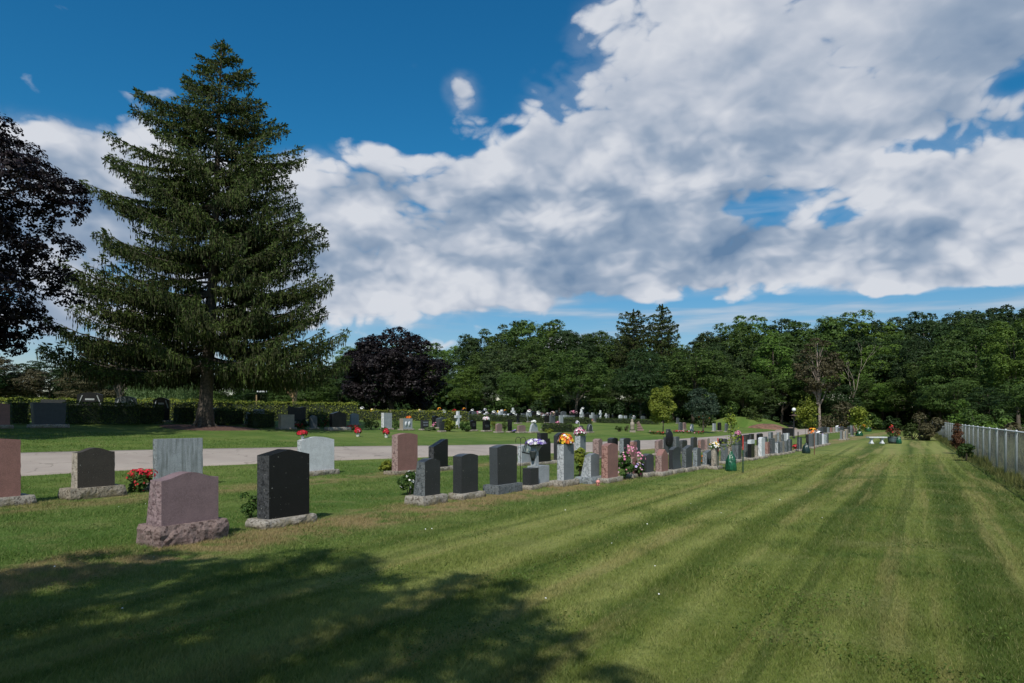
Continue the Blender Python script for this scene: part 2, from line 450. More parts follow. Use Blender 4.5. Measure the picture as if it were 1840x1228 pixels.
# ------------------------------------------------------------------ gravestones
def outline(style, w, h, a=.1):
    pts = [(0, 0)]
    nv = max(3, int(h / .07))
    if style == 'cross':
        q = w * .30; y1 = h * .58; y2 = h * .74
        return [(q * .6, 0), (q, h * .2), (q * 1.15, y1), (0, y1), (0, y2), (q * 1.15, y2), (q * 1.15, h), (w - q * 1.15, h), (w - q * 1.15, y2), (w, y2), (w, y1), (w - q * 1.15, y1), (w - q, h * .2), (w - q * .6, 0)]
    if style == 'square_top':
        return [(0, 0), (0, h * .35), (0, h * .66), (w * .06, h * .72), (w * .06, h * .80), (w * .22, h * .80), (w * .22, h), (w * .78, h), (w * .78, h * .80), (w * .94, h * .80), (w * .94, h * .72), (w, h * .66), (w, h * .35), (w, 0)]
    if style == 'tiered':
        return [(0, 0), (0, h * .4), (0, h * .80), (w * .45, h * .80), (w * .45, h * .98), (w * .72, h), (w, h * .98), (w, h * .4), (w, 0)]
    def top(x):
        t = x / w
        if style == 'serp': return h - a + a * .5 * (1 - math.cos(2 * math.pi * t))
        if style == 'arch': return h - a + a * math.sin(math.pi * t)
        if style == 'full': return h - w / 2 + math.sqrt(max(0, (w / 2) ** 2 - (x - w / 2) ** 2))
        if style == 'gable': return h - a + a * (1 - abs(2 * t - 1))
        if style == 'rise': return h - a + a * min(1, t / .85)
        if style == 'dip': return h - a * .5 * (1 - math.cos(2 * math.pi * t))
        if style == 'heart': return h - a * abs(math.cos(2 * math.pi * t)) ** 1.5 - (a * .6 if abs(t - .5) < .05 else 0)
        return h
    hl = top(0)
    for i in range(1, nv + 1): pts.append((0, hl * i / nv))
    nt = 14 if style != 'flat' else 3
    for i in range(1, nt): pts.append((w * i / nt, top(w * i / nt)))
    hr = top(w)
    for i in range(nv, -1, -1): pts.append((w, hr * i / nv))
    return pts
def tablet(style, w, h, t, a, flare, taper, rough, kf, ks, seed, weather=0.0, curve=0.0):
    ol = outline(style, w, h, a); n = len(ol); K = 6 if rough else 2
    mb = MB(); vs = []
    ch = .008
    for j in range(K + 1):
        s = j / K
        for i, (x, z) in enumerate(ol):
            y = s * t * (1 + flare * (1 - z / h))
            if curve: y += curve * math.sin(math.pi * z / h) * (1 - s)
            xx = x
            if taper: xx = x + (x - w / 2) * taper * (z / h)
            if rough and 0 < j < K and (x <= 0 or x >= w):
                d = .022 + .05 * t * mnoise.noise(Vector((seed * 3.1 + s * 4, z * 9, x * 5))) + .014 * mnoise.noise(Vector((seed + s * 11, z * 26, 3)))
                d = max(-.006, min(.05, d)) * min(1, math.sin(math.pi * s) * 2.2)
                xx += -d if x <= 0 else d
            vs.append((xx, y, z))
    fs = []; mi = []
    for j in range(K):
        for i in range(n - 1):
            fs.append((j * n + i, (j + 1) * n + i, (j + 1) * n + i + 1, j * n + i + 1))
            side = (ol[i][0] == ol[i + 1][0]) and style not in ('cross',)
            mi.append(1 if side else 0)
    base = 0
    mb.v = vs; mb.f = [list(f) for f in fs]; mb.m = mi; mb.sm = [False] * len(fs)
    mb.f.append(list(range(n - 1, -1, -1))[::-1]); mb.m.append(0); mb.sm.append(False)
    mb.f.append([K * n + i for i in range(n)][::-1]); mb.m.append(0); mb.sm.append(False)
    me = mb.mesh('tablet', [granite(kf, False, weather), granite(ks, rough, weather)])
    return me
def rocky(name, x0, x1, y0, y1, h, m, amp, seed, z0=-.06, flat_top=True):
    mb = MB(); pts = []
    lx, ly = x1 - x0, y1 - y0
    st = .055
    for (ax, ay), (bx, by), (nx, ny) in (((x0, y0), (x1, y0), (0, -1)), ((x1, y0), (x1, y1), (1, 0)), ((x1, y1), (x0, y1), (0, 1)), ((x0, y1), (x0, y0), (-1, 0))):
        L = math.hypot(bx - ax, by - ay); k = max(2, int(L / st))
        for i in range(k): pts.append((ax + (bx - ax) * i / k, ay + (by - ay) * i / k, nx, ny))
    n = len(pts); lev = 6; vs = []
    for j in range(lev + 1):
        s = j / lev
        z = z0 + (h - z0) * s
        for x, y, nx, ny in pts:
            q = mnoise.noise(Vector((x * 6 + seed, y * 6, z * 7))) * .75 + mnoise.noise(Vector((x * 17, y * 17 + seed, z * 17))) * .4
            q2 = mnoise.noise(Vector((x * 3 + seed, y * 3, 5)))
            d = amp * (q + .3) * (1 - .75 * (s > .99)) + amp * .7 * math.sin(math.pi * min(1, s)) 
            zz = z + (amp * .35 * q2 if j == lev else 0)
            vs.append((x + nx * d, y + ny * d, zz))
    fs = []
    for j in range(lev):
        for i in range(n):
            i2 = (i + 1) % n
            fs.append((j * n + i, j * n + i2, (j + 1) * n + i2, (j + 1) * n + i))
    mb.add(vs, fs, 0, False)
    # top: inner ring then cap
    cx, cy = (x0 + x1) / 2, (y0 + y1) / 2
    ring = []
    for i, (x, y, nx, ny) in enumerate(pts):
        ring.append((cx + (x - cx) * .93, cy + (y - cy) * .88, h - .002))
    b = len(mb.v); mb.v += ring
    for i in range(n):
        i2 = (i + 1) % n
        mb.f.append([lev * n + i, lev * n + i2, b + i2, b + i]); mb.m.append(0); mb.sm.append(False)
    mb.f.append([b + i for i in range(n)]); mb.m.append(0); mb.sm.append(False)
    return mb.mesh(name, m)
_gs = [0]
STONES = {}
def stone(key, xl, xe, xr, yt, yb, style, kf, label, ks=None, rough=True, hb=.13, bk='base', lo=.12, ro=.14, bo=.07, a=.09, flare=0.0, taper=0.0,
          weather=0.0, wr=(.34, 1.15), tr=(.14, .36), amp=.028, group=None, rot=0.0, base=True, curve=0.0, w=None, t=None, name='gravestone', cat='gravestone', C=None, polbase=None):
    _gs[0] += 1; seed = _gs[0] * 1.37
    c = at(xe, yb, hb) if C is None else C
    ang = A + rot; dx, dy = math.sin(ang), math.cos(ang); nx, ny = -dy, dx
    kr = (xr - CX) / F; kl = (xl - CX) / F
    if w is None:
        den = dx - kr * dy; w = (kr * c.y - c.x) / den if abs(den) > 1e-3 else wr[0]
        w = max(wr[0], min(wr[1], w))
    if t is None:
        den = nx - kl * ny; t = (kl * c.y - c.x) / den if abs(den) > 1e-3 else tr[0]
        t = max(tr[0], min(tr[1], t))
    h = (c.z - CAMZ + 0) * 0 + hz(yt, c.y) - c.z
    h = max(.25, h)
    if style in ('serp', 'arch'): h += a * .9
    g = c.z - hb
    e = empty(name, (c.x, c.y, g), math.atan2(dy, dx), label, cat, group)
    me = tablet(style, w, h, t, a, flare, taper, rough, kf, ks or kf, seed, weather, curve)
    o = link('tablet', me, e); o.location = (0, 0, hb - .004 if base else -.02)
    if base:
        b = rocky('base', -lo, w + ro, -bo, t * (1 + flare) + bo, hb, granite(bk, True), amp, seed)
        link('base', b, e)
    STONES[key] = dict(e=e, c=c, w=w, t=t, h=h, hb=hb, d=Vector((dx, dy, 0)), n=Vector((nx, ny, 0)))
    return e
def on_stone(key, fx=.5, fy=.5, dz=0.0):
    s = STONES[key]; return s['c'] + s['d'] * s['w'] * fx + s['n'] * s['t'] * fy + Vector((0, 0, s['h'] + dz - .004))

exec_parts = []
# ------------------------------------------------------------------ ground
def lawn_color(g):
    """real colour of the turf: mowing bands, dry and lush patches, by world position"""
    p = g.pos(); s = g.xyz(p)
    u = g.add(g.mul(s[0], NN[0]), g.mul(s[1], NN[1]))
    fa = R(30.5)
    fu = g.add(g.mul(s[0], -math.cos(fa)), g.mul(s[1], math.sin(fa))); fv = g.add(g.mul(s[0], math.sin(fa)), g.mul(s[1], math.cos(fa)))
    wob = g.mul(g.sub(g.noise(g.comb(g.mul(fu, .05), g.mul(fv, .045), 0), 1.0, 2), .5), .9)
    fuw = g.add(fu, wob)
    band = g.noise(g.comb(g.mul(fuw, .92), g.mul(fv, .016), 3.0), 1.0, 2, .6)
    wheel = g.noise(g.comb(g.mul(fuw, 3.2), g.mul(fv, .030), 9.0), 1.0, 2, .5)
    big = g.noise(g.comb(s[0], s[1], 0), .16, 3, .6)
    med = g.noise(g.comb(s[0], s[1], 4.0), .9, 4, .65)
    fine = g.noise(g.comb(s[0], s[1], 7.0), 9.0, 4, .7)
    dry = g.noise(g.comb(g.mul(fuw, 1.5), g.mul(fv, .07), 6.0), 1.0, 4, .66)
    open_ = g.rng(u, 7.2, 5.0)                       # the open mown strip beside the fence
    c = g.mix(g.rng(big, .35, .65), (.074, .134, .024), (.118, .166, .036))
    c = g.mix(g.mul(open_, .8), c, (.145, .172, .036))
    c = g.mix(g.mul(g.rng(band, .46, .60), g.add(.12, g.mul(open_, .75))), c, (.235, .255, .075))
    c = g.mix(g.mul(g.rng(band, .50, .38), g.add(.15, g.mul(open_, .75))), c, (.056, .088, .014))
    c = g.mix(g.mul(g.rng(wheel, .54, .64), g.mul(open_, .65)), c, (.050, .078, .013))
    c = g.mix(g.mul(g.rng(dry, .49, .66), g.mul(open_, .78)), c, (.27, .235, .09))
    c = g.mix(g.mul(g.rng(med, .52, .68), .60), c, (.050, .095, .016))
    c = g.mix(g.mul(g.rng(med, .47, .32), .50), c, (.170, .175, .060))
    # straw coloured strips along the grave rows
    ed = g.mul(g.sub(med, .5), 1.6)
    for uc, wd, st in ((7.9, .75, 1.0), (13.9, .65, .7)):
        dd = g.m('ABSOLUTE', g.sub(g.add(u, ed), uc))
        ff = g.mul(g.rng(dd, wd + .35, wd - .35), g.mul(g.rng(g.noise(g.comb(s[0], s[1], 2.0), 1.7, 4, .7), .36, .55), st))
        c = g.mix(ff, c, (.24, .185, .085))
    c = g.mix(g.mul(g.rng(fine, .50, .75), .45), c, (.035, .055, .012))
    c = g.mix(g.mul(g.rng(fine, .46, .28), .35), c, (.17, .18, .075))
    return c
def mat_ground():
    m, g, b = mat('lawn')
    c = lawn_color(g)
    p = g.pos()
    g.put(b.inputs['Base Color'], c); b.inputs['Roughness'].default_value = .9
    b.inputs['Specular IOR Level'].default_value = .15
    h = g.add(g.noise(p, 22, 4, .7), g.mul(g.noise(p, 3, 3, .6), 1.0))
    g.put(b.inputs['Normal'], g.bump(h, .8, .05))
    return m
def mat_blade():
    m, g, b = mat('grass_blades')
    geo = g.N.new('ShaderNodeNewGeometry')
    c = lawn_color(g)
    r = geo.outputs['Random Per Island']
    c = g.mix(g.rng(r, .88, 1.0, 0, .7, False), c, (.28, .26, .11))
    c = g.mix(g.rng(r, .30, .0, 0, .65, False), c, (.040, .085, .014))
    br = g.N.new('ShaderNodeHueSaturation'); g.put(br.inputs['Color'], c); br.inputs['Value'].default_value = 1.28
    g.put(b.inputs['Base Color'], br.outputs[0]); b.inputs['Roughness'].default_value = .6
    b.inputs['Specular IOR Level'].default_value = .2
    tr = g.N.new('ShaderNodeBsdfTranslucent'); g.put(tr.inputs['Color'], br.outputs[0])
    mx = g.N.new('ShaderNodeMixShader'); mx.inputs[0].default_value = .35
    g.L.new(b.outputs[0], mx.inputs[1]); g.L.new(tr.outputs[0], mx.inputs[2])
    g.L.new(mx.outputs[0], g.N['Material Output'].inputs['Surface'])
    return m
def build_ground():
    us = [-2500, -900, -300, -120, -60, -30, -15, 0] + [14 + .25 * i for i in range(13)] + list(np.arange(18, 36, 2.0)) + list(np.arange(36, 43, .5)) + [48, 60, 80, 120, 200, 500, 1200, 2600]
    vs = [-2500, -800, -200, -60, -20, 0, 20, 40, 60, 80, 100, 130, 170, 250, 500, 1200, 2600]
    V = []; Fc = []
    for u in us:
        for v in vs:
            x = u * NN[0] + v * D[0]; y = u * NN[1] + v * D[1]; V.append((x, y, tz(x, y)))
    m = len(vs)
    for i in range(len(us) - 1):
        for j in range(m - 1): Fc.append((i * m + j, (i + 1) * m + j, (i + 1) * m + j + 1, i * m + j + 1))
    me = np_mesh('ground', V, Fc, mat_ground(), smooth=True)
    tag(link('ground', me), kind='structure')
build_ground()

# the asphalt lane between the second row and the slope
NEAR = [(-700, 893), (-400, 880), (-150, 868), (40, 856), (200, 847), (370, 838), (605, 828), (730, 823.5), (860, 819), (990, 815), (1155, 808), (1290, 797), (1424, 784), (1450, 780), (1520, 772.5), (1580, 768.2)]
FAR = [(-700, 833), (-400, 826), (-150, 820), (40, 814.8), (200, 811), (370, 807.5), (600, 803.5), (730, 802), (860, 800.3), (980, 797.4), (1150, 792), (1269, 786), (1391, 775), (1420, 773), (1490, 768.8), (1565, 765.4)]
def resample(pl, n):
    P = [at(*q) for q in pl]
    L = [0]
    for a, b in zip(P, P[1:]): L.append(L[-1] + (b - a).length)
    out = []
    for i in range(n):
        s = L[-1] * (i / (n - 1)); k = min(len(P) - 2, max(j for j in range(len(L)) if L[j] <= s + 1e-9))
        f = (s - L[k]) / (L[k + 1] - L[k])
        m = lambda q: P[max(0, min(len(P) - 1, q))]
        a, b, c, d = m(k - 1), m(k), m(k + 1), m(k + 2)
        out.append(.5 * ((2 * b) + (c - a) * f + (2 * a - 5 * b + 4 * c - d) * f * f + (3 * b - a - 3 * c + d) * f ** 3))
    return out
def build_road():
    n = 260; a = resample(NEAR, n); b = resample(FAR, n); K = 10; V = []; Fc = []
    for i in range(n):
        wa = .04 * mnoise.noise(Vector((i * .6, 1, 0))); wb = .04 * mnoise.noise(Vector((i * .6, 7, 0)))
        for j in range(-1, K + 2):
            t = min(1, max(0, j / K)); p = a[i].lerp(b[i], t)
            dirn = (b[i] - a[i]).normalized()
            p = p + dirn * (wa * (1 - t) + wb * t)
            V.append((p.x, p.y, tz(p.x, p.y) + (.022 + .03 * math.sin(math.pi * t) if 0 <= j <= K else -.03)))
    m = K + 3
    for i in range(n - 1):
        for j in range(m - 1): Fc.append((i * m + j, i * m + j + 1, (i + 1) * m + j + 1, (i + 1) * m + j))
    mt, g, bs = mat('pale_asphalt')
    p = g.pos(); n1 = g.noise(p, .35, 4, .6); n2 = g.noise(p, 60, 3, .7)
    c = g.mix(g.rng(n1, .35, .65), (.29, .245, .21), (.355, .305, .26))
    c = g.mix(g.mul(g.rng(n2, .45, .7), .4), c, (.22, .195, .175))
    cr = g.voro(g.vm('ADD', p, g.vm('MULTIPLY', g.comb(n1, n1, n1), (3, 3, 3))), .22)
    c = g.mix(g.mul(g.rng(g.noise(p, 2.2, 5, .7), .60, .72), .45), c, (.19, .18, .15))
    vo = g.N.new('ShaderNodeTexVoronoi'); vo.feature = 'DISTANCE_TO_EDGE'; vo.inputs['Scale'].default_value = .42
    wn = g.N.new('ShaderNodeTexNoise'); g.put(wn.inputs['Vector'], p); wn.inputs['Scale'].default_value = 1.4
    g.put(vo.inputs['Vector'], g.vm('ADD', p, g.vm('MULTIPLY', wn.outputs['Color'], (1.3, 1.3, 0))))
    c = g.mix(g.mul(g.rng(vo.outputs['Distance'], .016, .006), .5), c, (.13, .11, .09))
    g.put(bs.inputs['Base Color'], c); bs.inputs['Roughness'].default_value = .9
    g.put(bs.inputs['Normal'], g.bump(n2, .4, .01))
    tag(link('road', np_mesh('road', V, Fc, mt, smooth=False)), kind='structure')
    return a, b
RA, RB = build_road()

# side path climbing to the earth mound
def build_path():
    l = [at(1392, 775), at(1402, 768.5), at(1408, 764)]; r = [at(1436, 773), at(1428, 768), at(1422, 764)]
    V = []; Fc = []
    for a, b in zip(l, r):
        for t in (0, .5, 1): p = a.lerp(b, t); V.append((p.x, p.y, tz(p.x, p.y) + .03))
    for i in range(2):
        for j in range(2): Fc.append((i * 3 + j, i * 3 + j + 1, i * 3 + j + 4, i * 3 + j + 3))
    tag(link('path', np_mesh('path', V, Fc, plain('gravel', (.27, .22, .17), .95))), kind='structure')
build_path()

def build_grass():
    rs = np.random.RandomState(3)
    n = 760000
    # distance distribution: pdf over Y so that density per area falls with distance
    y0, y1 = 2.6, 30.0
    r = rs.rand(n); ex = -.35
    Y = (y0 ** ex + r * (y1 ** ex - y0 ** ex)) ** (1 / ex)
    X = (rs.rand(n) * 2 - 1) * (Y * .80 + .5)
    u = X * NN[0] + Y * NN[1]
    # keep off the lane
    ax = np.array([(p.x, p.y) for p in RA]); bx = np.array([(p.x, p.y) for p in RB])
    ang = np.arctan2(X, Y)
    aa = np.arctan2(ax[:, 0], ax[:, 1]); ra = np.hypot(ax[:, 0], ax[:, 1]); rb = np.interp(aa, np.arctan2(bx[:, 0], bx[:, 1]), np.hypot(bx[:, 0], bx[:, 1]))
    dist = np.hypot(X, Y); na = np.interp(ang, aa, ra); nb = np.interp(ang, aa, rb)
    keep = (dist < na - .02) | (dist > nb + .05)
    X, Y, u = X[keep], Y[keep], u[keep]; n = len(X)
    clump = np.array([mnoise.noise(Vector((x * 2.3, y * 2.3, 0))) for x, y in zip(X[:1], Y[:1])])
    Z = np.where(u < 14, 0, np.where(u < 17, .01 * (u - 14) ** 2, np.where(u < 36, .09 + .06 * (u - 17), 1.4)))
    wd = .0026 + .00075 * Y; h = rs.uniform(.015, .040, n) * (1 + .5 * np.sin(X * 1.9 + 2 * np.sin(Y * 1.3)) * np.sin(Y * 2.3 + X)) * (1 + .012 * Y)
    th = rs.rand(n) * 6.283; lean = rs.normal(0, .6, (n, 2)) * h[:, None]
    lean += np.stack([np.full(n, .10), np.full(n, .25)], 1) * h[:, None]
    dx, dy = np.cos(th) * wd / 2, np.sin(th) * wd / 2
    V = np.stack([np.stack([X - dx, Y - dy, Z - .004], 1), np.stack([X + dx, Y + dy, Z - .004], 1),
                  np.stack([X + lean[:, 0], Y + lean[:, 1], Z + h], 1)], 1).reshape(-1, 3)
    me = np_mesh('grass', V, np.arange(len(V), dtype=np.int32).reshape(-1, 3), mat_blade())
    tag(link('grass', me), 'short mown lawn grass around the gravestones and along the fence', 'grass', kind='stuff')
    # broad clover and plantain leaves scattered in patches
    pts = []
    while len(pts) < 9000:
        y = rs.uniform(2.8, 13); x = rs.uniform(-.8, .8) * y
        if mnoise.noise(Vector((x * 1.1, y * 1.1, 5))) > .22: pts.append((x, y, rs.uniform(.028, .050)))
    C = np.array(pts); q = rs.normal(size=C.shape) * .5 + np.array([0, 0, 1])
    V = leaves(rs, C, q, rs.uniform(.012, .03, len(C)), rs.uniform(.012, .022, len(C)))
    Cd = np.array([(rs.uniform(-.7, .75) * y, y, .035) for y in rs.uniform(5, 16, 30)]); Vd = leaves(rs, Cd, rs.normal(size=Cd.shape) * .3 + np.array([0, -.3, 1]), .020, .018)
    nl_ = len(V) // 4; V = np.concatenate([V, Vd])
    tag(link('clover', np_mesh('clover', V, qf(V), [LM['bright'], FL['white']], np.array([0] * nl_ + [1] * len(Cd)))), 'patches of darker clover leaves in the front lawn', 'clover', kind='stuff')
build_grass()

# ------------------------------------------------------------------ row nearest the fence
stone('A1', 271.5, 290, 392.5, 863, 946, 'serp', 'mauve', 'low mauve-pink gravestone with wavy top, nearest of all, on a rough reddish base', 'mauve', hb=.26, bk='maroon', lo=.06, ro=.09, bo=.05, a=.085, flare=.5, amp=.045)
stone('A2', 462, 483.5, 556, 809, 933.7, 'gable', 'black', 'tall polished black gravestone with peaked top, right beside the nearest mauve one', 'charcoal', hb=.13, lo=.12, ro=.08, bo=.05, a=.08, amp=.04)
stone('A3', 750, 763.5, 791, 830, 891.7, 'arch', 'charcoal', 'small dark gravestone with rough slanting back and arched top beside white blossoms', 'slate', hb=.17, lo=.14, ro=.12, a=.06, flare=.55)
stone('A4', 814, 829.3, 859, 820, 887.4, 'arch', 'charcoal', 'plain dark grey gravestone with gently arched top, second of the trio of dark stones', 'charcoal', rough=False, hb=.12, lo=.05, ro=.14, a=.045)
stone('A5', 880, 894.5, 928.5, 804, 872, 'arch', 'charcoal', 'largest dark grey gravestone, narrowing downward, on a polished plinth left of the hanging lantern', 'dark', rough=False, hb=.19, lo=.11, ro=.08, bo=.09, a=.05, taper=.06, bk='slate', amp=.012)
stone('A7', 1001, 1013, 1031.5, 799, 863.5, 'flat', 'grey', 'tall square grey gravestone carrying the orange and yellow bouquet', 'pale', hb=.14, lo=.22, ro=.12, a=.0)
stone('A8', 1052, 1061.7, 1077, 815, 857.4, 'gable', 'grey', 'short pale gravestone with sloping rough side, between the square grey and the reddish one', 'pale', hb=.16, lo=.14, ro=.08, a=.05, flare=.9, weather=.4, bk='grey', tr=(.14, .3))
stone('A9', 1080.5, 1092, 1110.4, 801, 859.6, 'arch', 'rose', 'reddish pink gravestone with arched top in front of the pink rose bush', 'rose', hb=.12, a=.06)
stone('A10', 1131, 1136, 1145.5, 822, 852, 'gable', 'rose', 'low brownish pink gravestone half hidden by the pink rose bush', 'beige', hb=.1, a=.04)
stone('A11', 1151.3, 1161.7, 1174.8, 816, 849.6, 'gable', 'dark', 'short dark green-grey gravestone just right of the rose bush', 'charcoal', rough=False, hb=.12, a=.045, taper=-.05)
stone('A12', 1177.7, 1188.7, 1201, 808, 847.8, 'gable', 'rose', 'pink gravestone with steep pointed top in the front row', 'pink', hb=.12, a=.17, tr=(.14, .3))
stone('A13', 1202.5, 1210, 1224.6, 808, 844, 'arch', 'dark', 'dark gravestone with rounded top next to the pointed pink one', 'charcoal', rough=False, hb=.12, a=.08, curve=.03)
stone('A14', 1225, 1232.8, 1244, 801, 841, 'rise', 'dark', 'taller dark gravestone with slanting top and rough pale side', 'slate', hb=.12, a=.10)
stone('A15', 1246, 1252.7, 1259.7, 807, 838.4, 'arch', 'slate', 'small slate grey gravestone after the slanting-topped one', 'grey', hb=.11, a=.04, taper=-.06)
stone('A16', 1263.8, 1269.8, 1278.5, 810, 835.4, 'rise', 'slate', 'small leaning-topped grey gravestone beside orange marigolds', 'grey', hb=.11, a=.07, taper=-.05)
stone('A17', 1279.5, 1285.8, 1291, 806, 838, 'flat', 'beige', 'brownish grey gravestone with white flowers on top behind the first red-topped stake', 'beige', hb=.1)
stone('A18', 1295, 1302, 1308, 798.5, 829, 'flat', 'grey', 'square grey gravestone between the two red-topped stakes', 'slate', hb=.1, weather=.4)
stone('A19', 1310, 1315, 1319.5, 798, 828, 'flat', 'grey', 'weathered grey gravestone rising behind the green watering bag', 'beige', hb=.1)
stone('A20', 1320.5, 1326.6, 1332.5, 791.4, 825.6, 'flat', 'dark', 'tall dark gravestone directly left of the second red-topped stake', 'slate', hb=.1)
stone('A21', 1337, 1341, 1344.5, 794.6, 821.6, 'flat', 'slate', 'slate gravestone directly right of the second red-topped stake', 'slate', hb=.1)
stone('A22', 1345, 1350, 1356, 797.5, 823, 'flat', 'black', 'black gravestone capped by a white block', 'black', rough=False, hb=.1)
stone('A23', 1357, 1360.5, 1364, 804, 820.7, 'flat', 'beige', 'small beige-grey gravestone below the tall white one', 'beige', hb=.09)
stone('A24', 1363, 1368.5, 1374.5, 788, 820, 'arch', 'white', 'tall whitish rough gravestone in the middle of the front row', 'white', hb=.1, a=.05)
stone('A25', 1375, 1379.5, 1383.5, 794.6, 816, 'flat', 'rose', 'narrow red-pink gravestone right of the tall whitish one', 'rose', hb=.1)
stone('A26', 1384, 1388, 1392.5, 788, 815.5, 'flat', 'slate', 'tall slate gravestone right of the narrow red-pink one', 'dark', hb=.1)
stone('A27', 1394, 1398, 1401.5, 796, 815, 'arch', 'slate', 'grey gravestone with mottled pale side near the end of the first block', 'pale', hb=.09, a=.05)
stone('A28', 1402.5, 1406, 1409.5, 794, 814, 'flat', 'beige', 'brownish grey gravestone third from the end of the first block', 'slate', hb=.09)
stone('A29', 1410.5, 1413.5, 1416.5, 792.5, 812.6, 'flat', 'slate', 'slate gravestone next to last in the first block', 'slate', hb=.09)
stone('A30', 1417, 1420, 1423.5, 790.8, 811, 'arch', 'dark', 'dark gravestone ending the first block of the front row', 'slate', hb=.09, a=.04)
# low double block with the vase
stone('A6a', 939, 953.5, 964.5, 842, 872.5, 'flat', 'charcoal', 'low dark square granite block left of the pale block', 'charcoal', rough=False, hb=.1, lo=.05, ro=.0, bo=.05, tr=(.16, .32), name='memorial_block', cat='memorial block')
stone('A6b', 963, 966, 987, 838, 869, 'flat', 'pale', 'low pale grey memorial block in front of the pansy vase', 'pale', rough=False, hb=.1, lo=.25, ro=.2, bo=.08, t=.28, name='memorial_block', cat='memorial block')
# second row
def row_b(x):
    xs = [140, 541, 714, 780, 940, 1042, 1140, 1200, 1260, 1340, 1400, 1420]; ys = [877.5, 851, 846.7, 842, 832, 824, 818.5, 814, 809, 803, 798, 796]
    return float(np.interp(x, xs, ys))
stone('B1', -85, -62, 37, 792, 899, 'arch', 'rose', 'wide salmon pink gravestone at the extreme left', 'pink', hb=.17, lo=.2, ro=.2, a=.03, wr=(.5, 1.3))
stone('B2', 130, 139, 206, 813, 877.5, 'serp', 'brown', 'dark brown speckled gravestone with wavy top on a mossy base, at the left', 'beige', hb=.22, bk='basebrown', lo=.17, ro=.17, bo=.08, a=.09, flare=.25, amp=.03, weather=.0)
stone('B3', 276.5, 281.5, 364, 789, 867, 'flat', 'pale', 'wide pale blue-grey streaked gravestone right of the red geraniums', 'grey', hb=.17, bk='basebrown', lo=.15, ro=.12, weather=.75, wr=(.5, 1.35))
stone('B4', 537.6, 541, 600.5, 791, 848, 'arch', 'white', 'whitish grey arched gravestone behind the tall black one, red flowers at its shoulder', 'pale', hb=.14, lo=.1, ro=.12, a=.09, wr=(.5, 1.2), tr=(.15, .3))
stone('B5', 704, 714.6, 750.4, 782, 846.7, 'arch', 'rose', 'tall pinkish brown gravestone beside a yellow-green hosta', 'pink', hb=.1, bk='basebrown', lo=.24, ro=.12, a=.055, wr=(.5, 1.2))
stone('B6', 770, 779.3, 805, 790, 840.5, 'rise', 'black', 'black gravestone with steeply slanting bright top behind the dark trio', 'charcoal', hb=.12, lo=.1, ro=.3, a=.22, wr=(.5, 1.1))
stone('B7', 930, 937.4, 955, 802, 832, 'arch', 'pale', 'pale grey gravestone seen behind the hanging lantern', 'pale', hb=.1, lo=.1, ro=.2, a=.03)
stone('B8', 960, 966, 989.5, 778.5, 831, 'square_top', 'black', 'black gravestone with square block crowning rounded shoulders behind the pansies', 'charcoal', rough=False, hb=.1, ro=.2)
stone('B9', 999, 1001, 1020, 783, 827, 'arch', 'charcoal', 'dark gravestone mostly hidden behind the orange and yellow bouquet', 'charcoal', rough=False, hb=.1, a=.12)
stone('B10', 1033, 1042.6, 1052.7, 783.5, 824, 'flat', 'grey', 'narrow grey gravestone carrying the pink and white bouquet', 'pale', hb=.1)
stone('B11', 1065, 1075.6, 1082.6, 788.7, 821, 'gable', 'pink', 'pink gravestone in the second row behind the reddish arched one', 'pink', hb=.1, a=.05)
stone('B12', 1091.5, 1100, 1110.5, 789, 819.5, 'arch', 'black', 'black gravestone peeping over the reddish arched one', 'charcoal', rough=False, hb=.1, a=.05)
stone('B13', 1113, 1120.5, 1133, 788.7, 819, 'arch', 'charcoal', 'dark gravestone with mottled grey side above the rose bush', 'grey', hb=.1, a=.03)
stone('B14', 1127, 1133, 1144.5, 794, 826, 'tiered', 'rose', 'stepped brownish red gravestone above the pink roses', 'rose', hb=.1)
stone('B15', 1141, 1144, 1150.5, 793, 818, 'arch', 'dark', 'dark greenish gravestone right behind the stepped red one', 'dark', rough=False, hb=.1, a=.05)
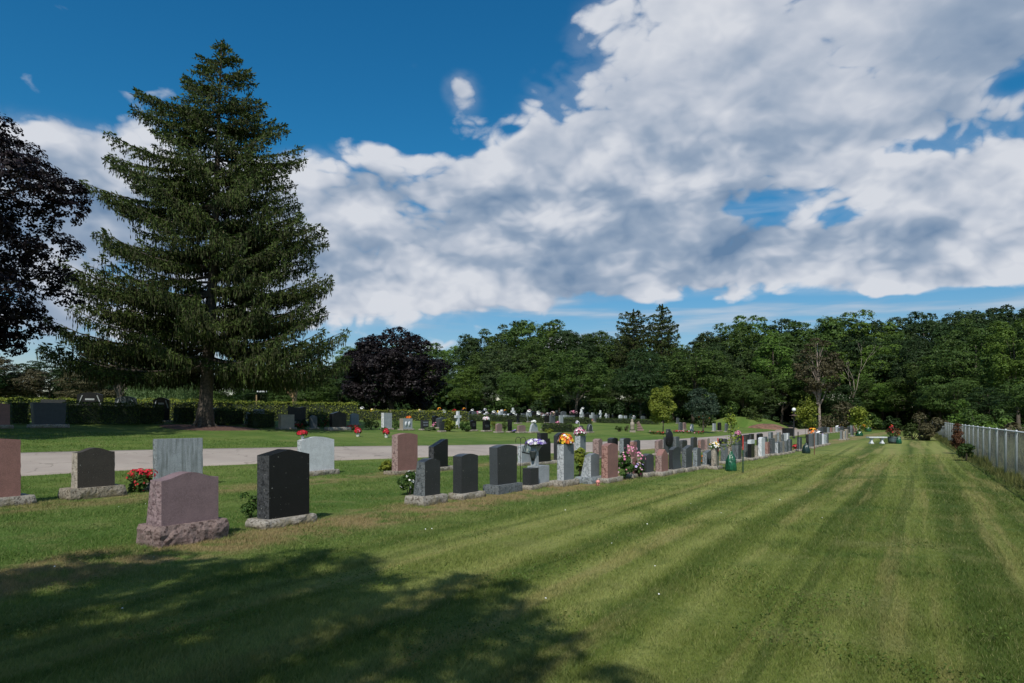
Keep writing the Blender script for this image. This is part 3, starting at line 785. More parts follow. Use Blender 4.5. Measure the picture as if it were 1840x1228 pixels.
B = [(1176.5, 1183, 1191, 790, 'rise', 'pink', 'pink', 'brownish pink gravestone behind the steep pointed pink one'),
     (1192, 1200, 1209.5, 786, 'flat', 'dark', 'dark', 'dark gravestone carrying a black oval plaque'),
     (1208.5, 1215, 1221, 785, 'flat', 'slate', 'slate', 'tall slate gravestone just right of the black oval one'),
     (1221.5, 1226, 1235, 791, 'heart', 'charcoal', 'dark', 'blue-black gravestone with notched top in the second row'),
     (1241, 1246, 1253, 787.5, 'arch', 'charcoal', 'dark', 'dark upright gravestone behind the slanting-topped one'),
     (1255, 1259, 1266, 791.5, 'arch', 'pink', 'rose', 'brown-pink gravestone, left of a pair in the second row'),
     (1266.5, 1271, 1275.5, 789.5, 'arch', 'beige', 'pink', 'rough pale pink gravestone, right of a pair in the second row'),
     (1293, 1296, 1299, 788, 'full', 'black', 'black', 'black round-topped gravestone right of the white flowers'),
     (1299.5, 1303, 1307.5, 788.5, 'full', 'charcoal', 'rose', 'round-topped gravestone with reddish side behind the stakes'),
     (1308.5, 1313, 1317, 787, 'flat', 'beige', 'beige', 'beige gravestone behind the sapling leaves'),
     (1320, 1324, 1334, 783, 'arch', 'charcoal', 'slate', 'dark gravestone carrying the bright pink flowers'),
     (1336, 1340, 1346.5, 781.5, 'flat', 'charcoal', 'charcoal', 'dark square gravestone right of the bright pink flowers'),
     (1347, 1350, 1355, 780, 'flat', 'black', 'charcoal', 'black square gravestone above the white-capped one'),
     (1361, 1364, 1371, 780.5, 'arch', 'black', 'black', 'black-blue arched gravestone above the tall whitish one'),
     (1373, 1376, 1379, 785, 'flat', 'slate', 'slate', 'small slate gravestone above the narrow red-pink one'),
     (1382.5, 1385, 1389, 777, 'flat', 'slate', 'grey', 'grey gravestone above the tall slate one'),
     (1391, 1393, 1396, 782, 'arch', 'beige', 'beige', 'small brownish gravestone between two grey ones in the second row'),
     (1397, 1400, 1403.5, 777, 'flat', 'beige', 'grey', 'grey-brown gravestone left of the black bin'),
     (1404, 1406, 1408.5, 781, 'flat', 'slate', 'slate', 'narrow slate gravestone left of the two whitish ones'),
     (1408.5, 1411, 1413.5, 779, 'flat', 'white', 'pale', 'whitish gravestone, left of a pale pair below the black bin'),
     (1414, 1416, 1418.5, 778.5, 'flat', 'pale', 'white', 'whitish gravestone, right of a pale pair below the black bin')]
for i, (xl, xe, xr, yt, st, kf, ks, lb) in enumerate(B):
    stone('BB%d' % i, xl, xe, xr, yt, row_b(xe), st, kf, lb, ks, rough=(i % 3 != 1), hb=.1, a=.05 if st != 'rise' else .08, lo=.08, ro=.08)
# oval plaque on BB1
s = STONES['BB1']
mb = MB(); mb.lathe([(.0, 0), (.17, .0), (.19, .012), (.19, .03), (.17, .045), (0, .045)], n=24)
me = mb.mesh('oval_plaque', granite('black'))
o = link('oval_plaque', me, s['e']); o.location = (s['w'] * .1, -.035, s['h'] + .05); o.rotation_euler = (R(90), 0, R(-35)); o.scale = (1, 1.9, 1)
mb = MB(); mb.box((.0, .0, .0), (.30, .10, .50)); o = mb.build('crest', granite('dark'), s['e']); o.location = (s['w'] * .5, s['t'] * .5, s['h'] + .20)
# beyond the young sapling
stone('A31', 1434, 1437.5, 1441, 788, 807.5, 'arch', 'dark', 'lone dark gravestone between two thin stakes', 'slate', hb=.1, a=.04, lo=.2, ro=.2)
F2 = [(1448, 1453, 1457, 781, 802, 'black', 'black', 'black gravestone starting the second block of the front row'), (1453, 1460, 1463, 780.5, 803, 'slate', 'slate', 'slate gravestone second in the second block'),
      (1460, 1462.5, 1465, 780.5, 801.5, 'pale', 'white', 'pale gravestone beside the lilac flowers in the second block'), (1465, 1468, 1471, 779, 800.5, 'slate', 'grey', 'grey gravestone under the lilac flowers'),
      (1471, 1474, 1477, 780, 799.5, 'grey', 'slate', 'grey gravestone following the lilac flowers'), (1477.5, 1480.5, 1484, 782, 798, 'white', 'white', 'small white gravestone in the second block'),
      (1484, 1486.5, 1489, 779.5, 797, 'slate', 'grey', 'grey gravestone ending the second block'),
      (1511, 1513, 1516, 774.5, 789, 'beige', 'grey', 'brownish gravestone, left of a small trio near the bench'), (1515.5, 1518, 1520, 775, 789, 'pale', 'beige', 'pale gravestone, middle of a small trio near the bench'),
      (1519.5, 1522, 1524.5, 772, 788.5, 'beige', 'beige', 'brown gravestone, right of a small trio near the bench'),
      (1528.5, 1531.5, 1534.6, 770.5, 783, 'dark', 'slate', 'dark gravestone standing alone left of the far green bag')]
for i, (xl, xe, xr, yt, yb, kf, ks, lb) in enumerate(F2): stone('F%d' % i, xl, xe, xr, yt, yb, 'arch' if i % 2 else 'flat', kf, lb, ks, rough=i % 2 == 0, hb=.1, a=.03, wr=(.4, .9))
# far second-row block
k = 0
for x0, x1, y0, y1, n in ((1474, 1520, 779, 774.5, 9), (1526, 1552, 778.5, 773, 5), (1556, 1592, 770.5, 767.5, 8)):
    for j in range(n):
        x = x0 + (x1 - x0) * j / n; yb = y0 + (y1 - y0) * j / n
        c = at(x, yb)
        kf = ['slate', 'beige', 'grey', 'dark', 'pale', 'rose', 'charcoal'][(k * 3) % 7]
        stone('G%d' % k, x - 2, x, x + 3, yb - random.uniform(8, 13) * (1 if j < 6 else .8), yb, ['arch', 'flat', 'gable'][k % 3], kf, 'small distant gravestone in the rows trailing off towards the wood', rough=False, hb=.1, w=random.uniform(.5, .75), t=.2, a=.05, group='distant gravestones towards the wood')
        k += 1

# ------------------------------------------------------------------ flowers, ornaments by the rows
pv = plain('white_pot', (.7, .68, .64), .6)
stonepot = plain('stone_vase', (.26, .28, .27), .7)
def petal_dome(key, r, pal, label, fx=.5, n=90, size=.085, **kw): return bouquet(on_stone(key, fx, .5), r, pal, label, n, size, **kw)
petal_dome('A7', .195, [('yellow', 3), ('orange', 3), ('red', 2), ('white', 1)], 'round orange, yellow and red bouquet on a square grey gravestone', .5, 190, .072, flat=1.15)
petal_dome('B10', .25, [('pink', 3), ('palepink', 2), ('white', 2), ('magenta', 1)], 'round pink and white bouquet on a narrow grey gravestone', .4, 130, .075, flat=1.15)
petal_dome('A17', .20, [('white', 3), ('yellow', 1)], 'white and pale yellow bouquet on the gravestone behind the first stake', .3, 130, .055, flat=.9)
petal_dome('BB10', .17, [('pink', 3), ('palepink', 3), ('magenta', 1)], 'bright pink flowers above the dark gravestone by the second stake', .4, 60, .10, flat=1.0)
bouquet(on_stone('B4', .12, .8, -.06), .15, [('red', 1), ('crimson', .3)], 'red bouquet in a small vase at the shoulder of the whitish gravestone', 70, .08, vase=pv, flat=.6)
mb = MB(); s = STONES['A22']; mb.box((0, 0, .07), (s['w'] * 1.02, s['t'] * 1.02, .15)); 
e = empty('white_block', on_stone('A22', .5, .5), ROT, 'white block resting on the black gravestone', 'block'); mb.build('slab', granite('white'), e)
# vase stand with pansies behind the low blocks
p = at(971, 868); 
e = empty('flower_vase', p + Vector((0, 0, .0)), ROT, 'tall tapering grey stone vase standing on the pale block under the pansies', 'vase')
top = STONES['A6b']['c'] + STONES['A6b']['d'] * .10 + STONES['A6b']['n'] * .14 + Vector((0, 0, STONES['A6b']['h']))
e.location = top
mb = MB(); mb.box((0, 0, .20), (.145, .13, .40), taper=.93); mb.build('pillar', granite('pale', False), e)
mb = MB(); mb.lathe([(.035, .28), (.10, .40), (.155, .47), (.15, .475), (.02, .46)], c=(.05, 0, 0), n=16); mb.build('pot', stonepot, e)
mb = MB(); mb.lathe([(.03, .12), (.06, .22), (.085, .32), (.09, .345), (.08, .345)], c=(-.115, -.02, 0), n=12); mb.build('side_cup', plain('dark_cup', (.03, .038, .038), .6), e)
bouquet(top + Vector((.03, 0, .45)), .245, [('purple', 2.2), ('lilac', 1.4), ('white', 2.2)], 'wide mound of purple and white pansies on the stone vase', 170, .075, flat=.42)
# shepherd hook + lantern
def hook(p, h, label, sp=.13):
    e = empty('shepherd_hook', p, R(20), label, 'garden hook')
    mb = MB(); mb.tube([(0, 0, -.05), (0, 0, h * .9)], .008, 6); mb.build('pole', BLACKMETAL, e)
    for sgn in (-1, 1):
        mb = MB(); pts = []
        for i in range(11):
            a = math.pi * i / 10
            pts.append((sgn * (sp / 2 - sp / 2 * math.cos(a)), 0, h * .86 + .1 + sp * .55 * math.sin(a)))
        mb.tube([(0, 0, h * .80)] + pts + [(sgn * sp, 0, h * .86 + .04)], .007, 6); mb.build('hook', BLACKMETAL, e)
    return e
hp = at(935.6, 868); hook(hp, 1.12, 'thin black double hook stuck in the lawn with a lantern hanging from it')
e = empty('lantern', hp + Vector((.14, .02, .72)), 0, 'dark green-black metal lantern hanging tilted from the thin hook', 'lantern'); e.rotation_euler = (0, R(14), R(15))
mb = MB()
for x in (-.07, .07):
    for y in (-.07, .07): mb.box((x, y, .13), (.014, .014, .22))
mb.box((0, 0, .015), (.18, .18, .03)); mb.build('frame', BLACKMETAL, e)
mb = MB(); mb.lathe([(.12, .24), (.10, .27), (.05, .31), (.03, .34), (.0, .35)], n=4); lro = mb.build('roof', BLACKMETAL, e)
mb = MB(); mb.tube([(-.03, 0, .33), (-.03, 0, .39), (.03, 0, .39), (.03, 0, .33)], .005, 5); mb.build('handle', BLACKMETAL, lro)
gm, gg, gb = mat('lantern_glass'); gb.inputs['Base Color'].default_value = (.25, .33, .33, 1); gb.inputs['Alpha'].default_value = .45; gb.inputs['Roughness'].default_value = .15
mb = MB(); mb.box((0, 0, .13), (.13, .13, .20)); mb.build('glass', gm, e)
mb = MB(); mb.lathe([(.03, .03), (.03, .13), (.0, .13)], n=10); mb.build('candle', plain('candle_wax', (.7, .65, .5), .6), e)
# little pink ornament in front of A8/A9
p = at(1074.5, 873.5); e = empty('pink_ornament', p, ROT, 'tiny pink mushroom-capped ornament in the grass before the pale gravestone', 'ornament')
pk = plain('pink_ceramic', (.68, .27, .24), .45)
mb = MB(); mb.lathe([(.045, .07), (.055, .085), (.045, .12), (.02, .14), (0, .143)], n=14); mb.build('cap', pk, e)
for k, (x, y) in enumerate(((-.03, 0), (.03, 0), (0, .03), (0, -.025))):
    mb = MB(); mb.lathe([(.013, 0), (.011, .04), (.012, .075)], c=(x, y, 0), n=8); mb.build('leg', pk, e)
# plants among the stones
bush('geranium_plant', at(252, 884), .33, .28, .24, 1500, .055, 'plant', 'clump of bright red geraniums between brown and pale gravestones', 'geraniums', flowers=[('red', 3), ('crimson', 1)], nfl=60, fs=.05)
blossoms(bpy.data.objects['geranium_plant'], np.array([[.05, -.08, .42], [.18, -.02, .40], [-.1, -.05, .40], [.28, 0, .38]]), .09, [('red', 3), ('crimson', 1)], 130, .05, 99)
bush('weed_plant', at(450, 932), .17, .15, .24, 500, .05, 'plant', 'leafy weed clump at the left foot of the tall black gravestone', 'plant')
bush('white_flower_plant', at(735, 890), .30, .26, .24, 1300, .05, 'plant', 'bushy plant with white blossoms beside the small dark gravestone', 'plant', flowers=[('white', 1)], nfl=14, fs=.07)
bush('hosta_plant', at(690, 848), .30, .25, .17, 420, .11, 'yellowgreen', 'yellow-green hosta at the foot of the pinkish brown gravestone', 'plant')
bush('hosta_plant', at(1041, 858), .22, .25, .42, 800, .12, 'yellowgreen', 'yellow-green leafy plant between the square grey and short pale gravestones', 'plant')
bush('rose_bush', at(1122, 862), .27, .25, .42, 3800, .06, 'plant', 'tall rose bush with pink blooms between reddish gravestones', 'rose bush', flowers=[('pink', 2), ('palepink', 4), ('magenta', .6)], nfl=34, fs=.06)
blossoms(bpy.data.objects['rose_bush'], np.array([[.1, -.1, .80], [.2, -.1, .78], [.15, -.15, .72], [.33, -.1, .62], [.42, -.1, .55]]), .11, [('pink', 3), ('palepink', 2), ('magenta', 1)], 44, .062, 98)
bush('pink_flower_plant', at(1148, 858), .16, .16, .26, 500, .05, 'plant', 'small plant with lilac-pink blooms right of the rose bush', 'plant', flowers=[('palepink', 2), ('magenta', 1), ('lilac', 1)], nfl=22, fs=.07)
bush('yellow_flower_plant', at(1207, 848), .14, .14, .30, 420, .07, 'yellowgreen', 'thin yellow-green plant between the pointed pink and rounded dark gravestones', 'plant', flowers=[('yellow', 1)], nfl=16, fs=.05)
bush('marigold_plant', at(1261.5, 836), .10, .10, .18, 260, .05, 'plant', 'orange marigolds between two small grey gravestones', 'plant', flowers=[('orange', 1)], nfl=30, fs=.06)
bush('dry_plant', at(1283, 841), .15, .15, .22, 260, .06, 'olive', 'dry brown plant at the foot of the first red-topped stake', 'plant')
bush('red_flower_plant', at(1429, 808), .16, .16, .14, 260, .06, 'plant', 'small red flower clump left of the thin stake', 'plant', flowers=[('red', 1)], nfl=70, fs=.08)
bush('leafy_plant', at(967, 833), .14, .14, .12, 260, .05, 'olive', 'low dry plant at the foot of the black square-crowned gravestone', 'plant')

# stakes with watering bags and saplings
def stake(px, yb, yt, label, red=True, rad=.018, col=None, redf=.45):
    p = at(px, yb); h = hz(yt, p.y) - p.z
    e = empty('metal_stake', p, 0, label, 'stake')
    mb = MB(); c = col or GREENMETAL
    def tee(z0, z1):
        mb.box((0, 0, (z0 + z1) / 2), (rad * 2, rad * .5, z1 - z0)); mb.box((0, -rad * .8, (z0 + z1) / 2), (rad * .5, rad * 1.1, z1 - z0))
    zr = h * (1 - redf) if red else h
    tee(-.05, zr); mb.build('shaft', c, e)
    if red:
        mb = MB(); tee(zr, h); mb.build('painted_end', plain('red_paint', (.42, .045, .035), .5), e)
    return e
def water_bag(p, h, r, label, colr=None):
    e = empty('watering_bag', p, .4, label, 'watering bag')
    mb = MB()
    prof = [(r * .9, -.02), (r * 1.02, h * .08), (r * .98, h * .3), (r * .85, h * .55), (r * .62, h * .75), (r * .36, h * .86), (r * .22, h * .92), (r * .30, h)]
    mb.lathe(prof, n=40, wob=lambda a, z: .13 * math.sin(a * 5 + z * 9) * (.4 + z / h) + .06 * math.sin(a * 11 + z * 14) + .05 * math.sin(z * 30 + a * 2))
    mb.build('bag', colr or BAGM, e)
    return e
m_, g_, b_ = mat('bag_plastic'); g_.put(b_.inputs['Base Color'], g_.mix(g_.rng(g_.noise(g_.obj(), 9, 3, .5), .4, .6), (.008, .060, .028), (.014, .10, .045))); b_.inputs['Roughness'].default_value = .22
g_.put(b_.inputs['Normal'], g_.bump(g_.noise(g_.obj(), 14, 3, .6), .6, .03)); BAGM = m_
def sapling(px, yb, yt, cw, mt, label, n=420, ls=.11, cl=.45, p=None, rz=None):
    p = p or at(px, yb); h = hz(yt, p.y) - p.z
    e = empty('sapling', p, 1.0, label, 'sapling')
    rs = np.random.RandomState(int(px))
    mb = MB(); mb.tube([(0, 0, -.03), (.01, 0, h * .5), (-.01, .01, h * .95)], [.016, .012, .004], 6)
    tips = []
    for k in range(12):
        z = h * rs.uniform(cl - .05, .85); a = rs.rand() * 6.28; l = cw * rs.uniform(.5, 1.0) * (1.15 - z / h)
        t = (l * math.cos(a), l * math.sin(a), z + l * .6); mb.tube([(0, 0, z), (t[0] * .5, t[1] * .5, z + l * .2), t], [.006, .004, .002], 4)
        for q in np.linspace(.3, 1, 6): tips.append((t[0] * q, t[1] * q, z + (t[2] - z) * q))
    for q in np.linspace(cl, 1, 8): tips.append((0, 0, h * q))
    mb.build('trunk', BARK, e)
    tips = np.array(tips); C = tips[rs.randint(len(tips), size=n)] + rs.normal(size=(n, 3)) * cw * .16
    V = leaves(rs, C, rs.normal(size=(n, 3)) + np.array([0, -.3, .5]), ls * rs.uniform(.6, 1.2, n), ls * .6)
    link('crown', np_mesh('crown', V, qf(V), LM[mt]), e)
    return e
stake(1290, 843, 787.5, 'green metal stake with red top, left of the green watering bag')
stake(1335, 850, 783.5, 'green metal stake with red top, right of the green watering bag', redf=.38)
wp = at(1313.5, 847); water_bag(wp, .60, .165, 'shiny green watering bag around a sapling between the two red-topped stakes')
sapling(1313.5, 847, 738, .42, 'yellowgreen', 'thin sapling with sparse yellow-green leaves rising from the green watering bag', 330, .085, .42, p=wp)
e = empty('tree_strap', at(1290, 843) + Vector((0, 0, .70)), 0, 'dark green strap tying the sapling to the right-hand stake', 'strap')
a_ = e.location; b2 = at(1335, 850) + Vector((0, 0, .85)); mb = MB(); q = wp + Vector((0, 0, .80)) - a_
mb.tube([(0.0, 0, 0.05), q * .5 + Vector((0, 0, -.02)), q, (q + (b2 - a_)) * .5, b2 - a_], .012, 6); mb.build('band', GREENMETAL, e)
stake(1434, 812, 776, 'thin dark stake left of the lone dark gravestone', False, .022, BLACKMETAL)
stake(1463.3, 817.5, 779, 'thin rusty stake right of the dark watering bag', False, .018, plain('rusty_steel', (.16, .07, .045), .8))
water_bag(at(1448.5, 815), .47, .17, 'dark green watering bag between the thin stakes', plain('dark_bag', (.012, .03, .026), .35))
sapling(1447, 787, 716, 1.3, 'yellowgreen', 'young tree with yellowing leaves beside the lamp post', 1500, .20, .38)
water_bag(at(1544, 784), .62, .30, 'small green watering bag beyond the lone far gravestone')
stake(1538.5, 784, 770, 'short brown stake left of the far green bag', False, .03, plain('rusty_steel', (.16, .07, .045), .8))
sapling(1544, 784, 734, 1.25, 'yellowgreen', 'young yellow-green tree growing behind the far green bag', 1700, .22, .25)
water_bag(at(1560, 776), .8, .36, 'farthest green watering bag, half hidden by grave flowers')
sapling(1612, 769, 741, 2.4, 'blue', 'low spreading green tree at the far end of the lawn', 2200, .30, .15)

# bench and planter
p = at(1575, 797.5); e = empty('stone_bench', p, R(2), 'white stone bench on two carved legs on the open lawn', 'bench')
wm = granite('white')
mb = MB(); mb.box((0, 0, .40), (1.16, .40, .075)); mb.box((0, 0, .352), (1.08, .34, .022)); mb.build('seat', wm, e)
for sx in (-.34, .34):
    mb = MB(); V = []
    for z, w in ((-.02, .13), (.05, .13), (.08, .095), (.18, .065), (.26, .075), (.31, .12), (.342, .12)):
        for x, y in ((-1, -1), (1, -1), (1, 1), (-1, 1)): V.append((sx + x * w * .75, y * w * 1.15, z))
    fs = [(3, 2, 1, 0), (24, 25, 26, 27)]
    for i in range(6):
        for j in range(4): fs.append((i * 4 + j, i * 4 + (j + 1) % 4, i * 4 + 4 + (j + 1) % 4, i * 4 + 4 + j))
    mb.add(V, fs); mb.build('leg', wm, e)
p = at(1607, 797.5); e = empty('barrel_planter', p, 0, 'round dark barrel planter with reddish plants right of the white bench', 'planter')
mb = MB(); mb.lathe([(.31, -.02), (.36, .15), (.375, .30), (.36, .44), (.33, .44), (.32, .38), (0, .38)], n=28); brl = mb.build('barrel', plain('barrel_wood', (.055, .085, .09), .7, var=.5), e)
for z, r in ((.08, .345), (.36, .378)):
    mb = MB(); mb.lathe([(r, z), (r + .008, z + .005), (r + .008, z + .035), (r, z + .04)], n=28); mb.build('hoop', BLACKMETAL, brl)
bush('ornamental_plant', p + Vector((-.05, 0, .38)), .42, .36, .38, 900, .09, 'rust', 'tall reddish foliage growing in the barrel planter', 'plant', flowers=[('orange', 1), ('crimson', 1)], nfl=24, fs=.09)
bush('leafy_plant', p + Vector((-.25, -.05, .38)), .24, .2, .2, 400, .07, 'plant', 'green leaves at the left rim of the barrel planter', 'plant')
water_bag(p + Vector((.02, -.47, 0)), .46, .15, 'green watering bag leaning on the front of the barrel planter')

# lamp post, bin
p = at(1426.5, 788); hh = hz(733.5, p.y) - p.z
e = empty('lamp_post', p, 0, 'black lamp post with white globe beside the lane', 'lamp post')
mb = MB(); mb.lathe([(.10, -.03), (.10, .10), (.05, .16), (.04, hh - .4), (.06, hh - .36), (.09, hh - .30), (.05, hh - .26)], n=12); mb.build('post', BLACKMETAL, e)
mb = MB(); r = .15; mb.lathe([(r * math.sin(math.pi * i / 12), hh - .13 - r * math.cos(math.pi * i / 12)) for i in range(1, 12)], n=20); mb.build('globe', plain('opal_globe', (.78, .80, .80), .3, var=.03), e)
mb = MB(); mb.lathe([(.28, hh - .62), (.30, hh - .60), (.06, hh - .52)], n=16); mb.build('collar', plain('lamp_collar', (.10, .06, .045), .7), e)
p = at(1416, 784); e = empty('waste_bin', p, R(15), 'black square metal waste bin by the lane', 'bin')
mb = MB(); mb.box((0, 0, .33), (.76, .6, .66), taper=1.04); mb.build('body', BLACKMETAL, e)
mb = MB(); mb.box((0, 0, .69), (.84, .66, .06)); mb.build('lid', BLACKMETAL, e)

# fence
fd = Vector((.50, .866, 0)); fp0 = Vector((9.3, 11.4, 0)); fh = 1.27; NS = 34; SP = 2.1
fe = empty('chain_link_fence', fp0, math.atan2(fd.y, fd.x), 'long galvanised chain-link fence along the right side of the lawn', 'fence')
postmb = MB(); postmb.lathe([(.032, -.1), (.032, fh + .01), (.034, fh + .015), (.026, fh + .035), (.0, fh + .045)], n=10); pm = postmb.mesh('post', GALV)
wmb = MB(); q = .0009; st = .08; zt = fh - .02
def wire(x0, z0, x1, z1):
    if x0 < 0: z0 += (0 - x0) * (z1 - z0) / (x1 - x0); x0 = 0
    if x1 > SP: z1 -= (x1 - SP) * (z1 - z0) / (x1 - x0); x1 = SP
    if x1 - x0 < .01: return
    wmb.add([(x0, -q, z0 - q), (x0, q, z0 - q), (x0, 0, z0 + q), (x1, -q, z1 - q), (x1, q, z1 - q), (x1, 0, z1 + q)], [(0, 1, 4, 3), (1, 2, 5, 4), (2, 0, 3, 5)])
x = -zt
while x < SP:
    wire(x, .03, x + zt - .03, zt); wire(x, zt, x + zt - .03, .03); x += st
wm_ = wmb.mesh('mesh_panel', WIRE)
for i in range(NS + 1):
    o = link('post', pm, fe); o.location = (i * SP, 0, 0)
    if i < NS: o = link('mesh_panel', wm_, fe); o.location = (i * SP, -.034, 0)
mb = MB(); mb.tube([(-.1, 0, fh), (NS * SP + .05, 0, fh)], .021, 8); mb.build('top_rail', GALV, fe)
def fpt(t, off=0.0): return fp0 + fd * t + Vector((-fd.y, fd.x, 0)) * off
def ft(px):   # distance along the fence seen at px
    kk = (px - CX) / F; return (kk * fp0.y - fp0.x) / (fd.x - kk * fd.y)
bush('rusty_shrub', fpt(ft(1738), .35), .24, .24, .74, 4200, .06, 'rust', 'upright rust-red shrub grown against the fence', 'shrub', nl=40, lr=.15)
bush('rusty_shrub', fpt(ft(1697), .9), 1.5, 1.3, 1.05, 6500, .13, 'olive', 'broad round bush with rusty crown where the fence meets the wood', 'shrub')
bush('green_shrub', fpt(ft(1760), .40), .34, .32, .36, 1600, .06, 'plant', 'small green shrub at the fence foot', 'shrub')
bush('green_shrub', fpt(ft(1694), 1.9), 1.1, 1.0, .62, 2200, .11, 'hedge', 'leafy green bush at the fence end beside the rusty one', 'shrub')
bush('green_shrub', fpt(ft(1752), .40), .25, .22, .16, 700, .05, 'forestdark', 'tiny dark shrub next to the small green one at the fence foot', 'shrub')
# tall weeds along the fence foot, one mass
rs = np.random.RandomState(44); n = 26000
t = rs.uniform(0, NS * SP * .8, n) ** 1.0; off = rs.normal(-.05, .16, n)
base = np.array(fp0)[None, :] + np.array(fd)[None, :] * t[:, None] + np.array([-fd.y, fd.x, 0])[None, :] * off[:, None]
hh_ = rs.uniform(.06, .24, n) * (1 + .8 * np.sin(t * 1.3) * np.sin(t * .37)); tip = base + np.stack([rs.normal(0, .06, n), rs.normal(0, .06, n), hh_], 1)
V = strips(rs, base, tip, .010 + .0004 * t)
tag(link('weeds', np_mesh('weeds', V, qf(V), leafm('leaf_weed', (.06, .09, .02), (.16, .16, .05)))), 'uncut weeds along the foot of the fence', 'weeds', kind='stuff')
n = 60000; t = rs.uniform(-2, NS * SP, n); off = -rs.uniform(.5, 3.5, n)
base = np.array(fp0)[None, :] + np.array(fd)[None, :] * t[:, None] + np.array([-fd.y, fd.x, 0])[None, :] * off[:, None]
hh_ = rs.uniform(.3, .95, n) * (1 + .3 * np.sin(t * .9 + off)); tip = base + np.stack([rs.normal(0, .15, n), rs.normal(0, .15, n), hh_], 1)
V = strips(rs, base, tip, .018 + .0005 * np.abs(t))
tag(link('tall_grass', np_mesh('tall_grass', V, qf(V), leafm('leaf_tallgrass', (.06, .085, .03), (.17, .17, .085)))), 'rough tall grass beyond the fence', 'tall grass', kind='stuff')
# ------------------------------------------------------------------ graves across the lane
def cs(key, xl, xe, xr, yt, yb, st, kf, lb, ks=None, rough=False, **kw):
    kw.setdefault('hb', .1); kw.setdefault('wr', (.35, 2.2)); kw.setdefault('tr', (.14, .4)); kw.setdefault('lo', .1); kw.setdefault('ro', .1)
    return stone(key, xl, xe, xr, yt, yb, st, kf, lb, ks, rough=rough, **kw)
cs('C1', 685, 689.6, 704.3, 742, 770, 'flat', 'pale', 'tall pale blue-grey gravestone across the lane behind a white pot of red flowers', 'white', rough=True, weather=.3)
cs('C2', 718, 724.5, 741, 752, 771, 'flat', 'pale', 'pale gravestone with two light ovals and orange flowers on its corner', 'beige', weather=.2)
cs('C3', 755.6, 759, 770.5, 755, 771, 'flat', 'charcoal', 'dark gravestone with light square panels across the lane')
cs('C4', 789.5, 792, 797.5, 758, 774, 'flat', 'charcoal', 'narrow dark gravestone left of the long yellow-green grasses')
cs('C5', 776, 779, 789, 749, 766, 'arch', 'black', 'black gravestone partly hidden behind the panelled dark one')
cs('C5b', 783, 790, 806, 752.5, 768, 'arch', 'dark', 'wide dark arched gravestone behind the yellow-green grasses')
cs('C6', 817, 820, 829, 739, 768, 'cross', 'white', 'white stone cross standing tall among plants', rough=False, wr=(.5, .75), t=.18)
cs('C7', 845, 847, 856, 757, 772.5, 'arch', 'black', 'small black gravestone with light lettering panel right of the white cross', a=.06)
cs('C8', 867, 870, 881, 757.5, 773.5, 'arch', 'black', 'black gravestone under a pale pink bouquet', a=.08)
cs('C9', 890.5, 893, 902.5, 763.5, 775.6, 'arch', 'pink', 'small rounded pink gravestone across the lane', a=.10)
cs('C10', 912.5, 915, 919.5, 754, 775, 'flat', 'black', 'tall narrow black gravestone across the lane')
cs('C11', 929.5, 932, 944.5, 765.5, 776, 'arch', 'pink', 'low pink gravestone with dark carved flower across the lane', a=.06)
cs('C12', 951.5, 954, 967, 760, 776, 'full', 'pale', 'pale bell-shaped gravestone with white flowers on top', taper=-.2)
cs('C13', 974.5, 976.5, 983, 762, 771, 'full', 'dark', 'small round-headed dark gravestone above the hosta')
cs('C14', 926, 928.5, 936, 744, 760, 'cross', 'black', 'black cross-shaped monument behind the pink gravestones', wr=(.5, .9))
cs('C15', 1054, 1057, 1065, 762, 776, 'full', 'dark', 'dark arch-topped gravestone with pale rim beside the long path strip')
cs('C16', 1041, 1043, 1048.5, 765, 775, 'full', 'dark', 'small dark gravestone left of the arch-topped one with pale rim')
cs('C17', 629, 631, 645, 745.5, 762, 'arch', 'grey', 'light grey gravestone right of the big black monument', a=.1)
cs('C18', 592, 597, 622.5, 739.5, 768, 'gable', 'black', 'big black monument with sloping shoulders in the spruce shade', a=.14, hb=.2, lo=.3, ro=.3)
cs('C19', 500, 505, 529, 745, 769, 'flat', 'beige', 'brownish grey gravestone in the shade right of the clipped hedge cubes')
cs('C20', 516.5, 520, 549.5, 730.5, 758, 'dip', 'black', 'broad black gravestone with dipped top, taller than its neighbours', a=.08)
cs('C21', 556, 559, 570, 749, 769, 'arch', 'slate', 'small slate gravestone in the shade left of the big black monument', a=.08)
cs('C22', 57, 62, 117, 723.5, 763, 'flat', 'dark', 'large grey-blue gravestone widening upward at the far left, in deep shade', hb=.16, taper=.10, lo=.15, ro=.15, wr=(.5, 2.2))
cs('C23', -22, -15, 18, 726, 764, 'arch', 'rose', 'brown gravestone cut by the left picture edge, in deep shade', hb=.16, a=.03)
cs('C24', 440, 443, 452, 741, 762, 'flat', 'pale', 'narrow pale gravestone squeezed between two dark hedge cubes')
cs('C25', 378, 382, 398, 735, 757, 'arch', 'charcoal', 'dark gravestone just right of the spruce trunk', a=.08)
